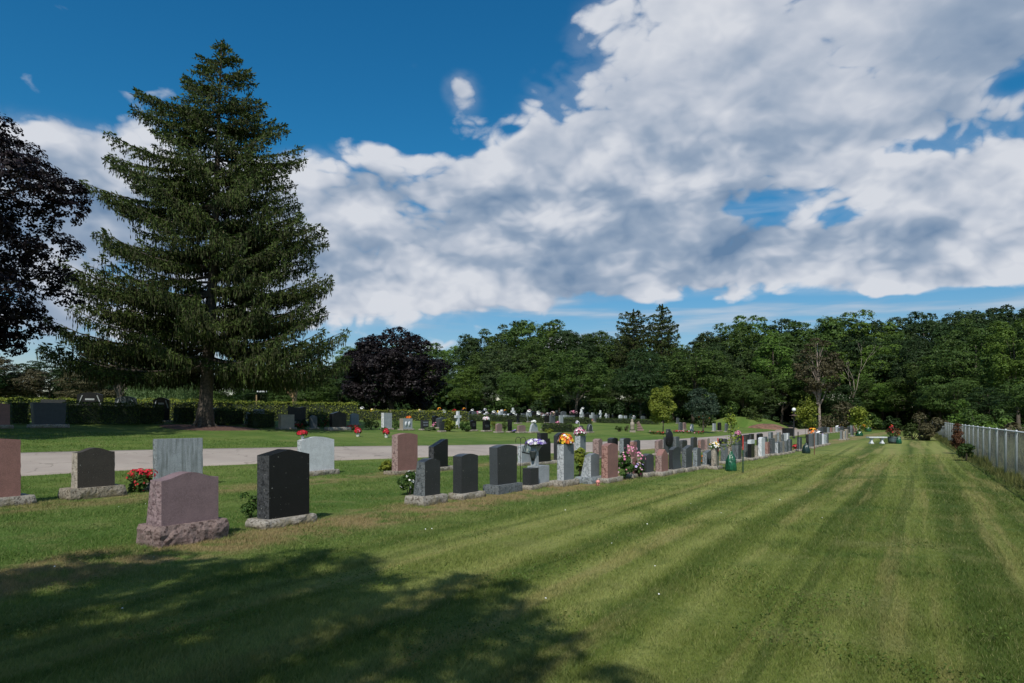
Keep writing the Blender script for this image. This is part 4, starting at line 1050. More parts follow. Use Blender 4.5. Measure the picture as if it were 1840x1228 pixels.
for k, (x0, x1, yt, yb, lb) in enumerate([(135, 171, 709, 742, 'dark double gravestone with curved white carving, highest behind the left hedges'), (203, 233, 716, 742, 'grey gravestone with curved carving behind the left hedges'),
                                (272, 295, 718.5, 740, 'small dark gravestone with curved carving behind the left hedges'), (70, 104, 718, 742, 'dark gravestone with small white letters behind the large grey-blue one'),
                                (455, 473, 735.5, 757, 'flat-topped pale gravestone behind the hedge cubes')]):
    c = atY((x0 + x1) / 2, 40 if k < 4 else 46, .1); 
    w = (x1 - x0) / F * c.y * 1.15
    key = 'D%d' % k
    stone(key, x0, x0 + 3, x1, yt, yb, 'arch' if k < 3 else 'flat', ['black', 'slate', 'black', 'charcoal', 'grey'][k], lb, rough=False, hb=.1, a=.16 if k < 3 else .02, w=w, t=.2, C=Vector((x0 + 3 - CX, F, 0)) * (c.y / F) + Vector((0, 0, c.z)), rot=R(0 if k == 4 else 40))
    if k < 3:
        s = STONES[key]; mb = MB()
        for sg in (0, 1):
            pts = []
            for i in range(9):
                a = math.pi * .5 * i / 8; xx = s['w'] * (.06 + .16 * math.sin(a)); pts.append(((s['w'] - xx) if sg else xx, -.012, s['h'] * (.60 + .34 * math.sin(a) * (1 if i else .9))))
            mb.tube(pts, .035, 6)
        mb.box((s['w'] * .5, -.01, s['h'] * .80), (s['w'] * .36, .03, .10)); mb.build('carving', granite('pale'), s['e'])
    if k == 3:
        s = STONES[key]; mb = MB()
        for i in range(5): mb.box((s['w'] * (.42 + .05 * i), -.006, s['h'] * .86), (.03, .012, .06 - .02 * (i % 2)))
        mb.build('lettering', granite('white'), s['e'])
def panel(key, boxes, kd='pale'):
    s = STONES[key]; mb = MB()
    for (x, z, w, h) in boxes: mb.box((s['w'] * x, -.005, s['h'] * z + .1), (s['w'] * w, .014, s['h'] * h))
    mb.build('engraved_panel', granite(kd), s['e'])
panel('C3', [(.5, .72, .74, .16), (.32, .42, .3, .2), (.70, .42, .3, .2)], 'grey'); panel('C7', [(.5, .6, .6, .07), (.5, .42, .5, .07)], 'slate'); panel('C8', [(.5, .5, .66, .07), (.5, .34, .5, .06)], 'slate')
s = STONES['C2']; mb = MB()
for fx in (.33, .68): mb.lathe([(0, 0), (.12, 0), (.12, .01), (0, .01)], n=18, c=(0, 0, 0)); 
for fx, nm in ((.32, 0), (.68, 0)):
    mb = MB(); mb.lathe([(0, 0), (.12, 0), (.125, .012), (0, .014)], n=20)
    o = mb.build('engraved_oval', granite('white'), s['e']); o.location = (s['w'] * fx, .004, s['h'] * .45 + .1); o.rotation_euler = (R(90), 0, 0); o.scale = (1, 1.4, 1)
# rim of C15
s = STONES['C15']; mb = MB(); pts = [(s['w'] * .08, -.01, .12)] + [(s['w'] * (.5 - .42 * math.cos(math.pi * i / 10)), -.01, s['h'] - s['w'] * .5 + .1 + s['w'] * .42 * math.sin(math.pi * i / 10)) for i in range(11)] + [(s['w'] * .92, -.01, .12)]
mb.tube(pts, .02, 5); mb.build('rim', granite('pale'), s['e'])
petal_dome('C2', .17, [('orange', 4), ('red', 1)], 'orange flowers on the corner of the pale gravestone with two ovals', .8, 46, .11, flat=.5)
petal_dome('C8', .26, [('palepink', 2), ('white', 3)], 'large pale pink and white bouquet on a black gravestone', .45, 80, .11, flat=.75)
petal_dome('C12', .22, [('white', 1)], 'white flowers on the bell-shaped gravestone', .5, 40, .11, flat=.5)
# obelisk-like marker with stepped pink stones
p = at(1136, 777); e = empty('marble_statue', p, 0, 'narrow pinkish marble monument with rounded head near the young tree', 'monument')
mp = granite('beige'); hs = hz(753.5, p.y) - p.z
mb = MB(); mb.box((0, 0, .07), (.48, .38, .16)); mb.build('base', mp, e)
mb = MB(); mb.lathe([(.19, .15), (.18, hs * .3), (.16, hs * .45), (.185, hs * .5), (.17, hs * .72), (.10, hs * .78), (.085, hs * .82), (.11, hs * .88), (.10, hs * .95), (.03, hs)], n=14, wob=lambda a, z: .08 * math.sin(a * 3 + z * 5)); mb.build('figure', mp, e)
p = at(1150, 775); e = empty('stepped_monument', p, 0, 'low stepped pinkish stone monument right of the narrow marble one', 'monument')
for i in range(4): mb = MB(); mb.box((.0 - .06 * i, 0, .10 + .2 * i), (.62 - .13 * i, .36, .1)); mb.box((.02 - .05 * i, 0, .20 + .2 * i), (.40 - .10 * i, .28, .098)); mb.build('step', granite('pink'), e)
# white pots with red flowers on the slope
for px, lb in ((643, 'left one of two white pots of red flowers on the grass slope'), (694, 'right one of two white pots of red flowers on the grass slope')):
    p = at(px, 787 if px > 660 else 785); b = bouquet(p, .19, [('red', 2), ('crimson', 2), ('pink', .4)], lb, 100, .10, vase=pv, flat=1.35, vaseh=.22, vaser=.11, name='potted_flowers')
# hanging white flower post
p = at(1041, 777); e = empty('flower_hook', p, 0, 'thin white post holding a drooping white flower near the dark arch stone', 'flower post')
mb = MB(); mb.tube([(0, 0, -.03), (0, 0, .72), (-.06, 0, .82), (-.2, 0, .80)], .012, 6); mb.build('post', plain('white_paint', (.65, .65, .62), .5), e)
blossoms(e, np.array([[-.16, 0, .78], [-.2, 0, .70]]), .09, [('white', 2), ('lilac', 1)], 40, .09, 5)
# plants of row C
CP = [(808, 776, .62, .5, .40, 'yellowgreen', 1300, .13, 'clump of long yellow-green grasses left of the white cross'), (838, 776, .55, .4, .33, 'plant', 1200, .09, 'green leafy bed at the right foot of the white cross'),
      (667, 772, .62, .5, .38, 'hedge', 1700, .07, 'round green shrub left of the tall pale blue-grey gravestone'), (711, 771, .32, .3, .30, 'plant', 800, .07, 'small shrub between the tall pale and the oval-marked gravestones'),
      (690, 775, .35, .3, .12, 'willow', 400, .09, 'low pale-leaved plant under the tall pale gravestone'), (772, 775, .55, .3, .14, 'willow', 700, .09, 'low light green plant before the panelled dark gravestone'),
      (987, 779, .40, .3, .18, 'yellowgreen', 700, .10, 'yellow-green hosta left of the boxy hedge across the lane'), (906, 775, .30, .3, .32, 'hedge', 800, .07, 'upright green shrub between small pink and tall black gravestones'),
      (886, 774, .26, .2, .36, 'hedgeyellow', 600, .07, 'yellowish shrub left of the small rounded pink gravestone'), (1112, 776, .38, .35, .26, 'hedge', 900, .07, 'round boxwood ball left of the marble monument'),
      (925, 778, .30, .25, .14, 'blue', 500, .07, 'bluish low plant with purple blooms before the tall black gravestone'), (1127, 776, .22, .2, .30, 'olive', 500, .07, 'brownish small shrub beside the marble monument'),
      (1030, 776, .4, .3, .2, 'plant', 700, .08, 'leafy plant at the right end of the boxy hedge'), (582, 769, .5, .4, .35, 'plant', 900, .08, 'shrub with red blooms in the shade left of the big black monument'),
      (540, 770, .5, .35, .30, 'forestdark', 900, .08, 'dark shrub in the shade beside the brownish grey gravestone'), (333, 752, .8, .6, .55, 'plant', 1200, .10, 'sunlit mixed shrub seen between dark hedges left of the spruce'), (780, 774, .2, .2, .3, 'plant', 350, .07, 'rose plant with a pink bloom beside the narrow dark gravestone')]
for i, (px, py, rx, ry, rz, mt, n, ls, lb) in enumerate(CP):
    fl = {10: [('purple', 2), ('lilac', 1)], 13: [('red', 1)], 15: [('white', 2), ('palepink', 1)], 16: [('pink', 1)]}.get(i)
    bush('garden_plant' if i not in (2, 3, 9) else 'round_shrub', at(px, py), rx, ry, rz, n, ls, mt, lb, 'shrub', flowers=fl, nfl=26, fs=.09)
def bed(px0, px1, py, pal, lb, n=70, w=.3, hgt=.20, name='flower_bed'):
    a, b = at(px0, py), at(px1, py); c = (a + b) / 2; e = empty(name, c, 0, lb, 'flower bed')
    rs = np.random.RandomState(int(px0)); L = (b - a).length
    m = max(500, n * 8); t = rs.uniform(-.5, .5, m); x = t * L; y = rs.uniform(-w, w, m)
    dz = np.array([tz(c.x + q, c.y + r) - c.z for q, r in zip(x, y)])
    C = np.stack([x, y, dz + rs.uniform(.02, hgt, m)], 1)
    V = leaves(rs, C, rs.normal(size=(m, 3)) + np.array([0, 0, .5]), .09, .05); link('foliage', np_mesh('foliage', V, qf(V), LM['plant']), e)
    k = rs.choice(m, n); C2 = C[k].copy(); C2[:, 2] += .06
    link('blossoms', blossom_mesh(rs, C2, rs.normal(size=(n, 3)) + np.array([0, -.5, .8]), .10, pal), e)
bed(1173, 1189, 781, [('red', 2), ('pink', .5)], 'bed of red flowers around the young round-crowned tree', 36)
bed(1221, 1253, 779.5, [('red', 2), ('pink', 2), ('white', .25)], 'bed of red and pink flowers under the small bluish tree', 64)
bed(507, 545, 769.5, [('crimson', 2), ('red', 1)], 'shaded bed of dark red flowers before the brownish gravestone', 90)
bed(610, 641, 772, [('crimson', 2), ('red', 1)], 'shaded bed of red flowers at the foot of the big black monument', 70)
bed(1340, 1380, 767, [('orange', 1), ('palepink', 2)], 'mixed flower bed at the foot of the earth mound', 60, hgt=.35)
bed(381, 392, 762, [('red', 1)], 'little patch of red flowers right of the spruce trunk', 30)
# hedges
hy = HY
def hd(x0, x1, yt, yb, depth, mt, lb, rz=0.0, name='clipped_hedge', dens=1.0, ls=.085, extra=0.0, roundd=.1):
    a, b = at(x0, yb), at(x1, yb); c = (a + b) / 2; L = (b - a).length; ang = math.atan2(b.y - a.y, b.x - a.x)
    c2 = Vector((c.x, c.y, tz(c.x, c.y))) + Vector((-math.sin(ang), math.cos(ang), 0)) * depth / 2; c2.z = tz(c2.x, c2.y)
    h = hz(yt, c2.y) - c2.z
    hedge(c2, L, depth, h, ang, mt, lb, name, dens, ls, roundd=roundd)
hd(18, 55, 718, 763, .9, 'hedge', 'dark clipped hedge cube left of the large grey-blue gravestone', name='hedge_cube')
hd(119, 252, 724, 763, .9, 'hedge', 'long dark clipped hedge right of the large grey-blue gravestone')
hd(250, 296, 727.5, 762, .9, 'hedge', 'squarish clipped hedge cube at the right end of the long dark hedge', name='hedge_cube')
hd(319, 353, 728, 761.5, .8, 'hedge', 'clipped hedge cube just left of the spruce trunk', name='hedge_cube')
hd(395, 441, 734.5, 764.5, .9, 'hedge', 'rounded clipped hedge cube right of the spruce trunk', name='hedge_cube')
hd(453, 497, 740, 769, .9, 'hedge', 'dark clipped hedge cube left of the brownish grey gravestone', name='hedge_cube')
hd(563, 592, 741, 767, .8, 'hedge', 'clipped hedge cube behind the small slate gravestone', name='hedge_cube')
hd(986, 1031, 761, 777, .8, 'hedge', 'boxy leafy hedge across the lane behind the bouquets', name='hedge_cube')
def longhedge(px0, Y0, px1, Y1, h, mt, lb, depth=1.0, ls=.11, dens=.8):
    a, b = atY(px0, Y0), atY(px1, Y1); c = (a + b) / 2; c.z = tz(c.x, c.y); ang = math.atan2(b.y - a.y, b.x - a.x)
    hedge(c, (b - a).length, depth, h, ang, mt, lb, 'long_hedge', dens, ls)
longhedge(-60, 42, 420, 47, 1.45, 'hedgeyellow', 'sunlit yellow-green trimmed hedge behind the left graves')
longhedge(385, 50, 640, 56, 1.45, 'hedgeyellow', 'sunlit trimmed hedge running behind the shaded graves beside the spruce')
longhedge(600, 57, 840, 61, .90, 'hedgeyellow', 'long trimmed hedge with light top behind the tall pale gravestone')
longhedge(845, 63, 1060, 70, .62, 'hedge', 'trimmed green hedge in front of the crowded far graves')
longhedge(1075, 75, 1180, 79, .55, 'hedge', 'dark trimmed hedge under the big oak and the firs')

# ------------------------------------------------------------------ crowded far graves
def far_graves():
    protos = []
    for k, (st, kf, w, h) in enumerate([('arch', 'slate', .7, .75), ('flat', 'pale', .6, .7), ('arch', 'black', .75, .8), ('gable', 'pink', .65, .65), ('flat', 'grey', .9, .6), ('arch', 'white', .5, .6), ('cross', 'white', .5, 1.0)]):
        tm = tablet(st, w, h, .16, .08, 0, 0, False, kf, kf, k)
        bm = rocky('base', -.08, w + .08, -.06, .22, .1, granite('base', True), .02, k)
        protos.append((tm, bm, ['slate', 'pale', 'black', 'pink', 'grey', 'whitish', 'white cross'][k]))
    pals = [[('white', 1)], [('palepink', 2), ('white', 1)], [('yellow', 1), ('white', 1)], [('orange', 2), ('yellow', 1)], [('red', 1)], [('lilac', 1), ('white', 1)], [('pink', 1)]]
    pn = ['white', 'pale pink', 'yellow', 'orange', 'red', 'lilac', 'pink']
    fls = []
    rs = np.random.RandomState(21)
    for k, pal in enumerate(pals):
        n = 34; q = unit(rs.normal(size=(n, 3)) + np.array([0, 0, .5])); C = q * np.array([.24, .24, .2]) + np.array([0, 0, .12])
        fls.append((blossom_mesh(rs, C, q, .16, pal), np_mesh('leaves', (V := leaves(rs, C * .85, q, .14, .08)), qf(V), LM['plant'])))
    rows = [(61, 470, 610, 12, 7), (66, 600, 1010, 30, 10), (71, 640, 1060, 32, 11), (76, 740, 1075, 30, 10), (81, 840, 1180, 28, 12), (87, 880, 1220, 18, 14)]
    for Y, x0, x1, n, jt in rows:
        for i in range(n):
            px = x0 + (x1 - x0) * (i + .5) / n + random.uniform(-.35, .35) * (x1 - x0) / n
            yy = Y + random.uniform(-1.2, 1.2); p = atY(px, yy)
            k = random.choice([0, 0, 1, 2, 2, 3, 4, 5, 5, 1] + ([6] if random.random() < .15 else []))
            tm, bm, nm = protos[k]
            e = empty('gravestone', p, ROT + random.uniform(-.12, .12) - (.35 if px < 800 else 0), 'small %s gravestone among the crowded graves beyond the far hedge' % nm, 'gravestone', 'far %s gravestones beyond the hedge' % nm)
            sc = random.uniform(.8, 1.25); e.scale = (sc, sc, sc * random.uniform(.9, 1.15))
            o = link('tablet', tm, e); o.location = (0, 0, .095); link('base', bm, e)
            if random.random() < .62:
                f = random.choice([0, 0, 0, 1, 1, 2, 3, 4, 5, 6]); on = random.random() < .55
                hh = {0: .75, 1: .7, 2: .8, 3: .65, 4: .6, 5: .6, 6: 1.0}[k] * e.scale.z + .08
                q = p + (Vector((D[0], D[1], 0)) * .3 * sc + Vector((0, 0, hh)) if on else Vector((random.uniform(-.3, .6), -.35, .0)))
                fe_ = empty('grave_flowers', q, 0, '%s flowers on a grave in the crowded field beyond the far hedge' % pn[f], 'flowers', 'far %s grave flowers' % pn[f])
                s2 = random.uniform(.55, .95); fe_.scale = (s2, s2, s2)
                link('blossoms', fls[f][0], fe_); link('leaves', fls[f][1], fe_)
    # round the small tree and mound
    for (px, Y, k) in ((1222, 62, 0), (1243, 63, 5), (1283, 66, 1), (1292, 67, 2), (1305, 66, 0), (1229, 66, 3)):
        tm, bm, nm = protos[k]; p = atY(px, Y)
        e = empty('gravestone', p, ROT, 'small %s gravestone in the shade behind the red and pink flower bed' % nm, 'gravestone', 'shaded %s gravestones behind the flower bed' % nm)
        o = link('tablet', tm, e); o.location = (0, 0, .095); link('base', bm, e)
    # flowers on the far right rows
    for (px, py, f) in ((1511, 765, 2), (1523, 762, 5), (1505, 768, 5), (1540, 766, 0), (1552, 763, 0), (1574, 759.5, 5), (1585, 757, 3), (1590, 757.5, 4), (1600, 760, 0), (1622, 760, 0), (1471, 780.5, 5), (1460, 775, 3), (1553, 766, 3)):
        pp = at(px, py + 9) if py < 770 else at(px, 800)
        pp.z = hz(py, pp.y)
        g0 = tz(pp.x, pp.y)
        e = empty('flower_stand', (pp.x, pp.y, g0), 0, '%s flowers on a thin stand in the rows near the wood' % pn[f], 'flowers', 'far right %s flower stands' % pn[f]); 
        o = link('blossoms', fls[f][0], e); o.location = (0, 0, pp.z - g0 - .15); o = link('leaves', fls[f][1], e); o.location = (0, 0, pp.z - g0 - .15)
        mb = MB(); mb.tube([(0, 0, -.02), (0, 0, max(.1, pp.z - g0))], .015, 5); mb.build('stem', GREENMETAL, e)
far_graves()
# flowers at the fence corner
p = at(1664, 771); bush('flower_clump', p, .6, .5, .45, 500, .14, 'plant', 'small clump with pink flowers where the lawn meets the wood', 'flowers', flowers=[('palepink', 2), ('white', 1), ('orange', .5)], nfl=60, fs=.18)

# mound and mulch
def mound(name, p, rx, ry, h, m, kind='structure'):
    V = []; Fc = []; nr, na = 10, 40
    for i in range(nr + 1):
        r = i / nr
        for k in range(na):
            a = 2 * math.pi * k / na; x, y = p[0] + rx * r * math.cos(a) * (1 + .12 * math.sin(3 * a)), p[1] + ry * r * math.sin(a) * (1 + .1 * math.cos(4 * a))
            V.append((x, y, tz(x, y) + h * (1 - r * r) * (1 + .15 * mnoise.noise(Vector((x, y, 0)))) + (.012 if i < nr else -.03)))
    for i in range(nr):
        for k in range(na): Fc.append((i * na + k, (i + 1) * na + k, (i + 1) * na + (k + 1) % na, i * na + (k + 1) % na))
    tag(link(name, np_mesh(name, V, Fc, m, smooth=True)), kind=kind)
mound('earth_mound', atY(1381, 84), 2.4, 2.4, .62, plain('bare_earth', (.16, .085, .055), .95, var=.35, scale=2))
mound('grass_mound', atY(1345, 88), 5.5, 3.5, 1.3, bpy.data.materials['lawn'])
SP0 = at(367, 768)
mound('mulch_ring', SP0 + Vector((.3, -.3, 0)), 2.7, 2.3, .06, plain('mulch', (.075, .036, .024), .95, var=.5, scale=8))

# ------------------------------------------------------------------ the big spruce
def spruce(p, H, Lp, Rp, label, nwh, nb, dens, seed, lean=1.0, tr=.42, name='spruce_tree', fw=.075, first=2.6, mt='spruce', majL=(), majR=()):
    e = empty(name, p, 0, label, 'tree'); rs = np.random.RandomState(seed)
    lz, ll = zip(*Lp); rz_, rl = zip(*Rp)
    axis = lambda z: np.array([lean * z / H, .15 * math.sin(z * .2), z])
    mb = MB(); mb.tube([tuple(axis(z) * np.array([1, 1, 1]) + np.array([0, 0, -.15 if z == 0 else 0])) for z in np.linspace(0, H * .99, 16)],
                       [tr * (1.45 if i == 0 else 1.12 if i == 1 and False else 1) * (1 - .96 * i / 15) + .01 for i in range(16)], 14)
    # root flare
    for k in range(7):
        a = k * .9 + .2; mb.tube([(tr * .75 * math.cos(a), tr * .75 * math.sin(a), .75), (tr * 1.15 * math.cos(a), tr * 1.15 * math.sin(a), .2), (tr * 2.0 * math.cos(a), tr * 2.0 * math.sin(a), -.1)], [.08, .13, .08], 6)
    P0 = []; P1 = []; W = []; cones = []; bmb = MB(); K = 1.0
    def limb(z0, phi, L, f, dz=0.0, fill=1.0):
        cx_, sy_ = math.cos(phi), math.sin(phi)
        droop = .17 * (1 - f) + .03 + dz; up = .24 * (1 - f) + .15
        z0 = z0 + (droop * 1.35 - up) * L
        a0 = axis(min(z0, H * .98))
        wig = rs.normal(0, .06)
        def bp(t):
            ph = phi + wig * t
            return np.array([a0[0] + math.cos(ph) * L * t, a0[1] + math.sin(ph) * L * t, a0[2] + L * (-droop * t * 1.35 + up * t ** 2.4)])
        pts = [bp(t) for t in (0, .2, .4, .6, .8, 1)]; rr = .014 * L + .010
        bmb.tube([tuple(q) for q in pts], [rr, rr * .8, rr * .6, rr * .45, rr * .25, .005], 5, cap=False)
        side = np.array([-sy_, cx_, 0]); fwd = np.array([cx_, sy_, 0])
        nbl = int(max(4, L / .24 * fill))
        for j in range(nbl):
            t = min(1, .10 + .90 * (j + rs.rand()) / nbl); b0 = bp(t)
            for sg in (-1, 1):
                l = (.30 * L * (1 - t) ** .7 * (t + .12) ** .3 + .30) * rs.uniform(.55, 1.15)
                dirv = fwd * .8 + side * sg * .85 + np.array([0, 0, -.10 - .15 * rs.rand()]); dirv /= np.linalg.norm(dirv)
                ns = max(3, int(l / .10 * dens)); s = rs.rand(ns) * l
                Q = b0 + dirv * s[:, None] + np.array([0, 0, -.14])[None, :] * (s[:, None] ** 2) / max(l, .1)
                P0.append(Q); P1.append(Q + dirv[None, :] * .13 + rs.normal(0, .07, (ns, 3)) + np.array([0, 0, .03])); W.append(np.full(ns, fw))
                m = int(ns * .9); hl = (.10 + .62 * rs.rand(m) ** 1.8) * (.45 + .75 * (1 - f)) * min(1, L / 1.3)
                st = b0 + dirv * (rs.rand(m) * l)[:, None]
                for q in range(2):
                    en = st + np.stack([rs.normal(0, .03, m), rs.normal(0, .03, m), -hl / 2], 1)
                    P0.append(st); P1.append(en); W.append(np.full(m, -fw * (.95 - .25 * q))); st = en
                if rs.rand() < .07 and f > .12: cones.append(b0 + dirv * l * .8 + np.array([0, 0, -.05]))
        m = int(L * 16 * K); tt = rs.uniform(.08, 1, m); Q = np.array([bp(t) for t in tt])   # needles clothing the limb itself
        P0.append(Q); P1.append(Q + fwd * .10 + rs.normal(0, .07, (m, 3)) + np.array([0, 0, .05])); W.append(np.full(m, fw))
        m = 12; Q = np.repeat(bp(1)[None, :], m, 0) - fwd * rs.uniform(0, .4, (m, 1))
        P0.append(Q); P1.append(Q + fwd * .15 + rs.normal(0, .06, (m, 3)) + np.array([0, 0, .06])); W.append(np.full(m, fw))
    def span(z, phi):
        c = math.cos(phi); lL = np.interp(z, lz, ll); lR = np.interp(z, rz_, rl); k = abs(c) ** 1.2
        return (lR if c > 0 else lL) * k + (lL + lR) * .5 * (1 - k)
    for iw in range(nwh):
        f = iw / (nwh - 1); zt = first + (H - .5 - first) * (f ** .92); off = rs.rand() * 6.28
        nbr = nb if f < .85 else max(4, nb - 2); grp = rs.uniform(.72, .96)
        for ib in range(nbr):
            phi = off + 2 * math.pi * ib / nbr + rs.normal(0, .15)
            L = max(.35, span(zt, phi) * grp * rs.uniform(.55, 1.0))
            limb(zt + rs.normal(0, .12), phi, L, f, rs.normal(0, .03))
    for side_, tips_ in ((math.pi, majL), (0, majR)):
        for (zt, L) in tips_:
            for dphi in (-.5, -.18, .12, .5):
                ph_ = side_ + dphi + rs.normal(0, .06)
                limb(zt + rs.normal(0, .1), ph_, max(.5, L * rs.uniform(.86, .98) / (1 + L * .9 * max(0, -math.sin(ph_)) / 36)), zt / H, .0, 1.15)
    # leader
    m = 160; zz = rs.uniform(H - 1.6, H, m); Q = np.stack([lean * zz / H, np.zeros(m), zz], 1); an = rs.rand(m) * 6.28
    P0.append(Q); P1.append(Q + np.stack([np.cos(an), np.sin(an), np.full(m, .5)], 1) * (.12 + .18 * (H - zz))[:, None]); W.append(np.full(m, fw))
    mb.build('trunk', BARK, e); bmb.build('limbs', BARK, e)
    P0 = np.concatenate(P0); P1 = np.concatenate(P1); W = np.concatenate(W)
    nn = len(P0); fm = np.where((W < 0) & (rs.rand(nn) < .6), 2, 0).astype(np.int32); W = np.abs(W)
    if cones:
        C = np.array(cones); P0 = np.concatenate([P0, C]); P1 = np.concatenate([P1, C + np.array([0, 0, -.15])]); W = np.concatenate([W, np.full(len(C), .05)]); fm = np.concatenate([fm, np.ones(len(C), dtype=np.int32)])
    V = strips(rs, P0, P1, W); link('crown', np_mesh('crown', V, qf(V), [LM[mt], plain('cone', (.13, .10, .045), .8), LM['spruceold']], fm), e)
    return e
sc_ = 33.9; yb_ = 768.0
Lp = [((yb_ - y) / sc_, l / sc_) for y, l in ((700, 235), (675, 262), (640, 295), (600, 292), (575, 290), (535, 245), (490, 285), (470, 250), (430, 208), (400, 225), (345, 236), (310, 190), (275, 200), (240, 150), (210, 148), (180, 150), (150, 70), (130, 58), (100, 44), (62, 8))]
Rp = [((yb_ - y) / sc_, l / sc_) for y, l in ((700, 215), (685, 235), (640, 270), (590, 252), (540, 225), (490, 238), (450, 200), (405, 217), (380, 172), (340, 162), (300, 140), (265, 158), (240, 125), (210, 122), (180, 90), (155, 80), (130, 62), (100, 36), (62, 8))]
mj = lambda l: [((yb_ - y) / sc_, L / sc_) for y, L in l]
spruce(SP0, 20.8, Lp, Rp, 'huge drooping dark spruce on the slope across the lane, tallest tree in view', 23, 6, 1.7, 5, lean=1.0, tr=.36, first=4.4,
       majL=mj([(110, 44), (148, 70), (182, 150), (212, 150), (278, 202), (312, 190), (345, 236), (430, 208), (492, 286), (540, 250), (592, 292), (628, 290)]),
       majR=mj([(100, 36), (130, 62), (180, 90), (212, 122), (262, 160), (300, 140), (340, 160), (380, 172), (405, 218), (450, 205), (492, 238), (545, 228), (592, 255), (632, 268)]))

# ------------------------------------------------------------------ other trees
def own_tree(name, p, h, rx, ry, rz, mt, label, nl, lr, n, ls, tr=.2, seed=1, flat=.75, low=-.75, bark=None, nlimb=10, core=.25, top=.75, cat='tree', forkz=.3, up=.5, group=None, boxy=1.0):
    e = empty(name, p, 0, label, cat, group)
    V, tips = crown_np(seed, rx, ry, rz, nl, lr, n, ls, flat, low, core, up, boxy)
    zc = h - rz - lr * flat * .8; V = V + np.array([0, 0, zc]); tips = tips + np.array([0, 0, zc])
    V[:, 2] = np.maximum(V[:, 2], .02)
    trunk_mb(h, tr, tips, np.random.RandomState(seed), top=top, nlimb=nlimb, forkz=forkz).build('trunk', bark or BARK, e)
    link('crown', np_mesh('crown', V, qf(V), LM[mt]), e)
    return e
# purple maple entering at the left
own_tree('purple_maple', Vector((-22.3, 25.0, tz(-22.3, 25.0))), 13.8, 5.1, 5.0, 5.6, 'maple', 'dark purple maple entering the picture at the left edge', 250, 1.0, 135000, .14, tr=.3, seed=31, flat=.48, low=-.95, nlimb=50, core=.42, boxy=.78)
# tree behind the viewpoint
own_tree('shade_tree', Vector((-12.0, -2.1, 0)), 12.0, 4.3, 4.4, 3.6, 'forestdark', 'broadleaf tree outside the picture at the left whose shadow darkens the lower left corner', 110, 1.0, 46000, .19, tr=.25, seed=9, flat=.6, low=-.85, nlimb=16)
own_tree('shade_tree', Vector((-4.8, -4.4, 0)), 12.6, 4.8, 4.5, 3.8, 'forestdark', 'broadleaf tree behind the viewpoint whose shadow lies on the front lawn', 170, .80, 50000, .17, tr=.25, seed=8, flat=.6, low=-.8, nlimb=16)
# copper beech
p = atY(705, 76); hb_ = hz(584, 76) - p.z
own_tree('copper_beech', p, hb_, 5.6, 5.4, hb_ * .5 - .5, 'purple', 'dome-shaped dark purple beech right of the spruce', 170, 1.15, 60000, .24, tr=.35, seed=17, flat=.6, low=-.95)
# bright trees before the wood
for i, (px, Y, top, w, mt, lb, v) in enumerate([
    (838, 92, 650, 1.0, 'bright', 'bright green tree beside the copper beech', 0), (795, 96, 672, .9, 'bright', 'smaller bright tree tucked against the copper beech', 4),
    (1036, 84, 622, 1.35, 'forest', 'broad oak with dark trunk in front of the wood, left of centre right', 5), (925, 92, 655, 1.0, 'forest', 'rounded mid green tree left of the broad oak', 1),
    (1150, 86, 620, 1.1, 'forestdark', 'dark layered tree right of the broad oak', 3), (1245, 90, 612, 1.35, 'forest', 'large spreading tree right of centre behind the small bluish tree', 5),
    (1385, 98, 596, 1.0, 'bright', 'tall fresh green tree left of the brown pine', 2), (1335, 92, 655, 1.0, 'forest', 'mid green tree left of the side path', 1),
    (1585, 104, 607, 1.0, 'bright', 'yellowish green tree right of the bare tree', 0), (1830, 70, 562, 1.1, 'bright', 'bright green tree at the right picture edge', 4),
    (1745, 82, 580, 1.3, 'forest', 'large rounded grey-green tree at the right behind the fence', 3), (1650, 98, 600, 1.1, 'forestdark', 'dark tree at the end of the lawn', 2),
    (1555, 100, 665, .8, 'bright', 'low bright tree below the bare tree', 4)]):
    forest_tree(px, Y, top, w, mt, lb, v=v)
SKY = [(-200, 640), (0, 640), (60, 655), (200, 655), (340, 645), (560, 640), (600, 632), (640, 612), (770, 614), (800, 606), (830, 598), (870, 588), (900, 576), (950, 566), (1000, 570), (1040, 576), (1080, 585), (1125, 600), (1190, 612), (1225, 615), (1260, 600), (1290, 584), (1320, 572), (1360, 562), (1400, 569), (1430, 564), (1460, 572), (1500, 561), (1540, 556), (1580, 562), (1620, 554), (1660, 549), (1690, 540), (1730, 550), (1770, 546), (1800, 538), (1830, 528), (1900, 526), (2100, 545)]
skx, sky_ = zip(*SKY); top_at = lambda x: float(np.interp(x, skx, sky_))
mts = ['forest', 'bright', 'forestdark', 'forest', 'forestmid']
random.seed(12)
x = 640; k = 0
while x < 2080:
    k += 1; forest_tree(x, random.uniform(118, 130), top_at(x) + random.uniform(-9, 4), random.uniform(.9, 1.15), mts[k % 5] if x < 1560 else ('forestdark', 'forestmid', 'forestdark')[k % 3]); x += random.uniform(30, 42)
x = 770
while x < 2060:
    k += 1; forest_tree(x, random.uniform(102, 112) - max(0, (x - 1600)) * .05, top_at(x) + random.uniform(12, 62), random.uniform(.95, 1.2), mts[k % 5] if x < 1560 else ('forestdark', 'forestdark', 'forest')[k % 3]); x += random.uniform(38, 56)
x = 870
while x < 2050:
    k += 1; forest_tree(x, random.uniform(93, 100) - max(0, (x - 1600)) * .08, random.uniform(640, 690), random.uniform(1.1, 1.5), mts[k % 5] if k % 7 else 'bright', 'low dense young tree at the foot of the wood', 'understorey trees at the foot of the wood', name='young_tree'); x += random.uniform(42, 60)
rs = np.random.RandomState(77); C = []
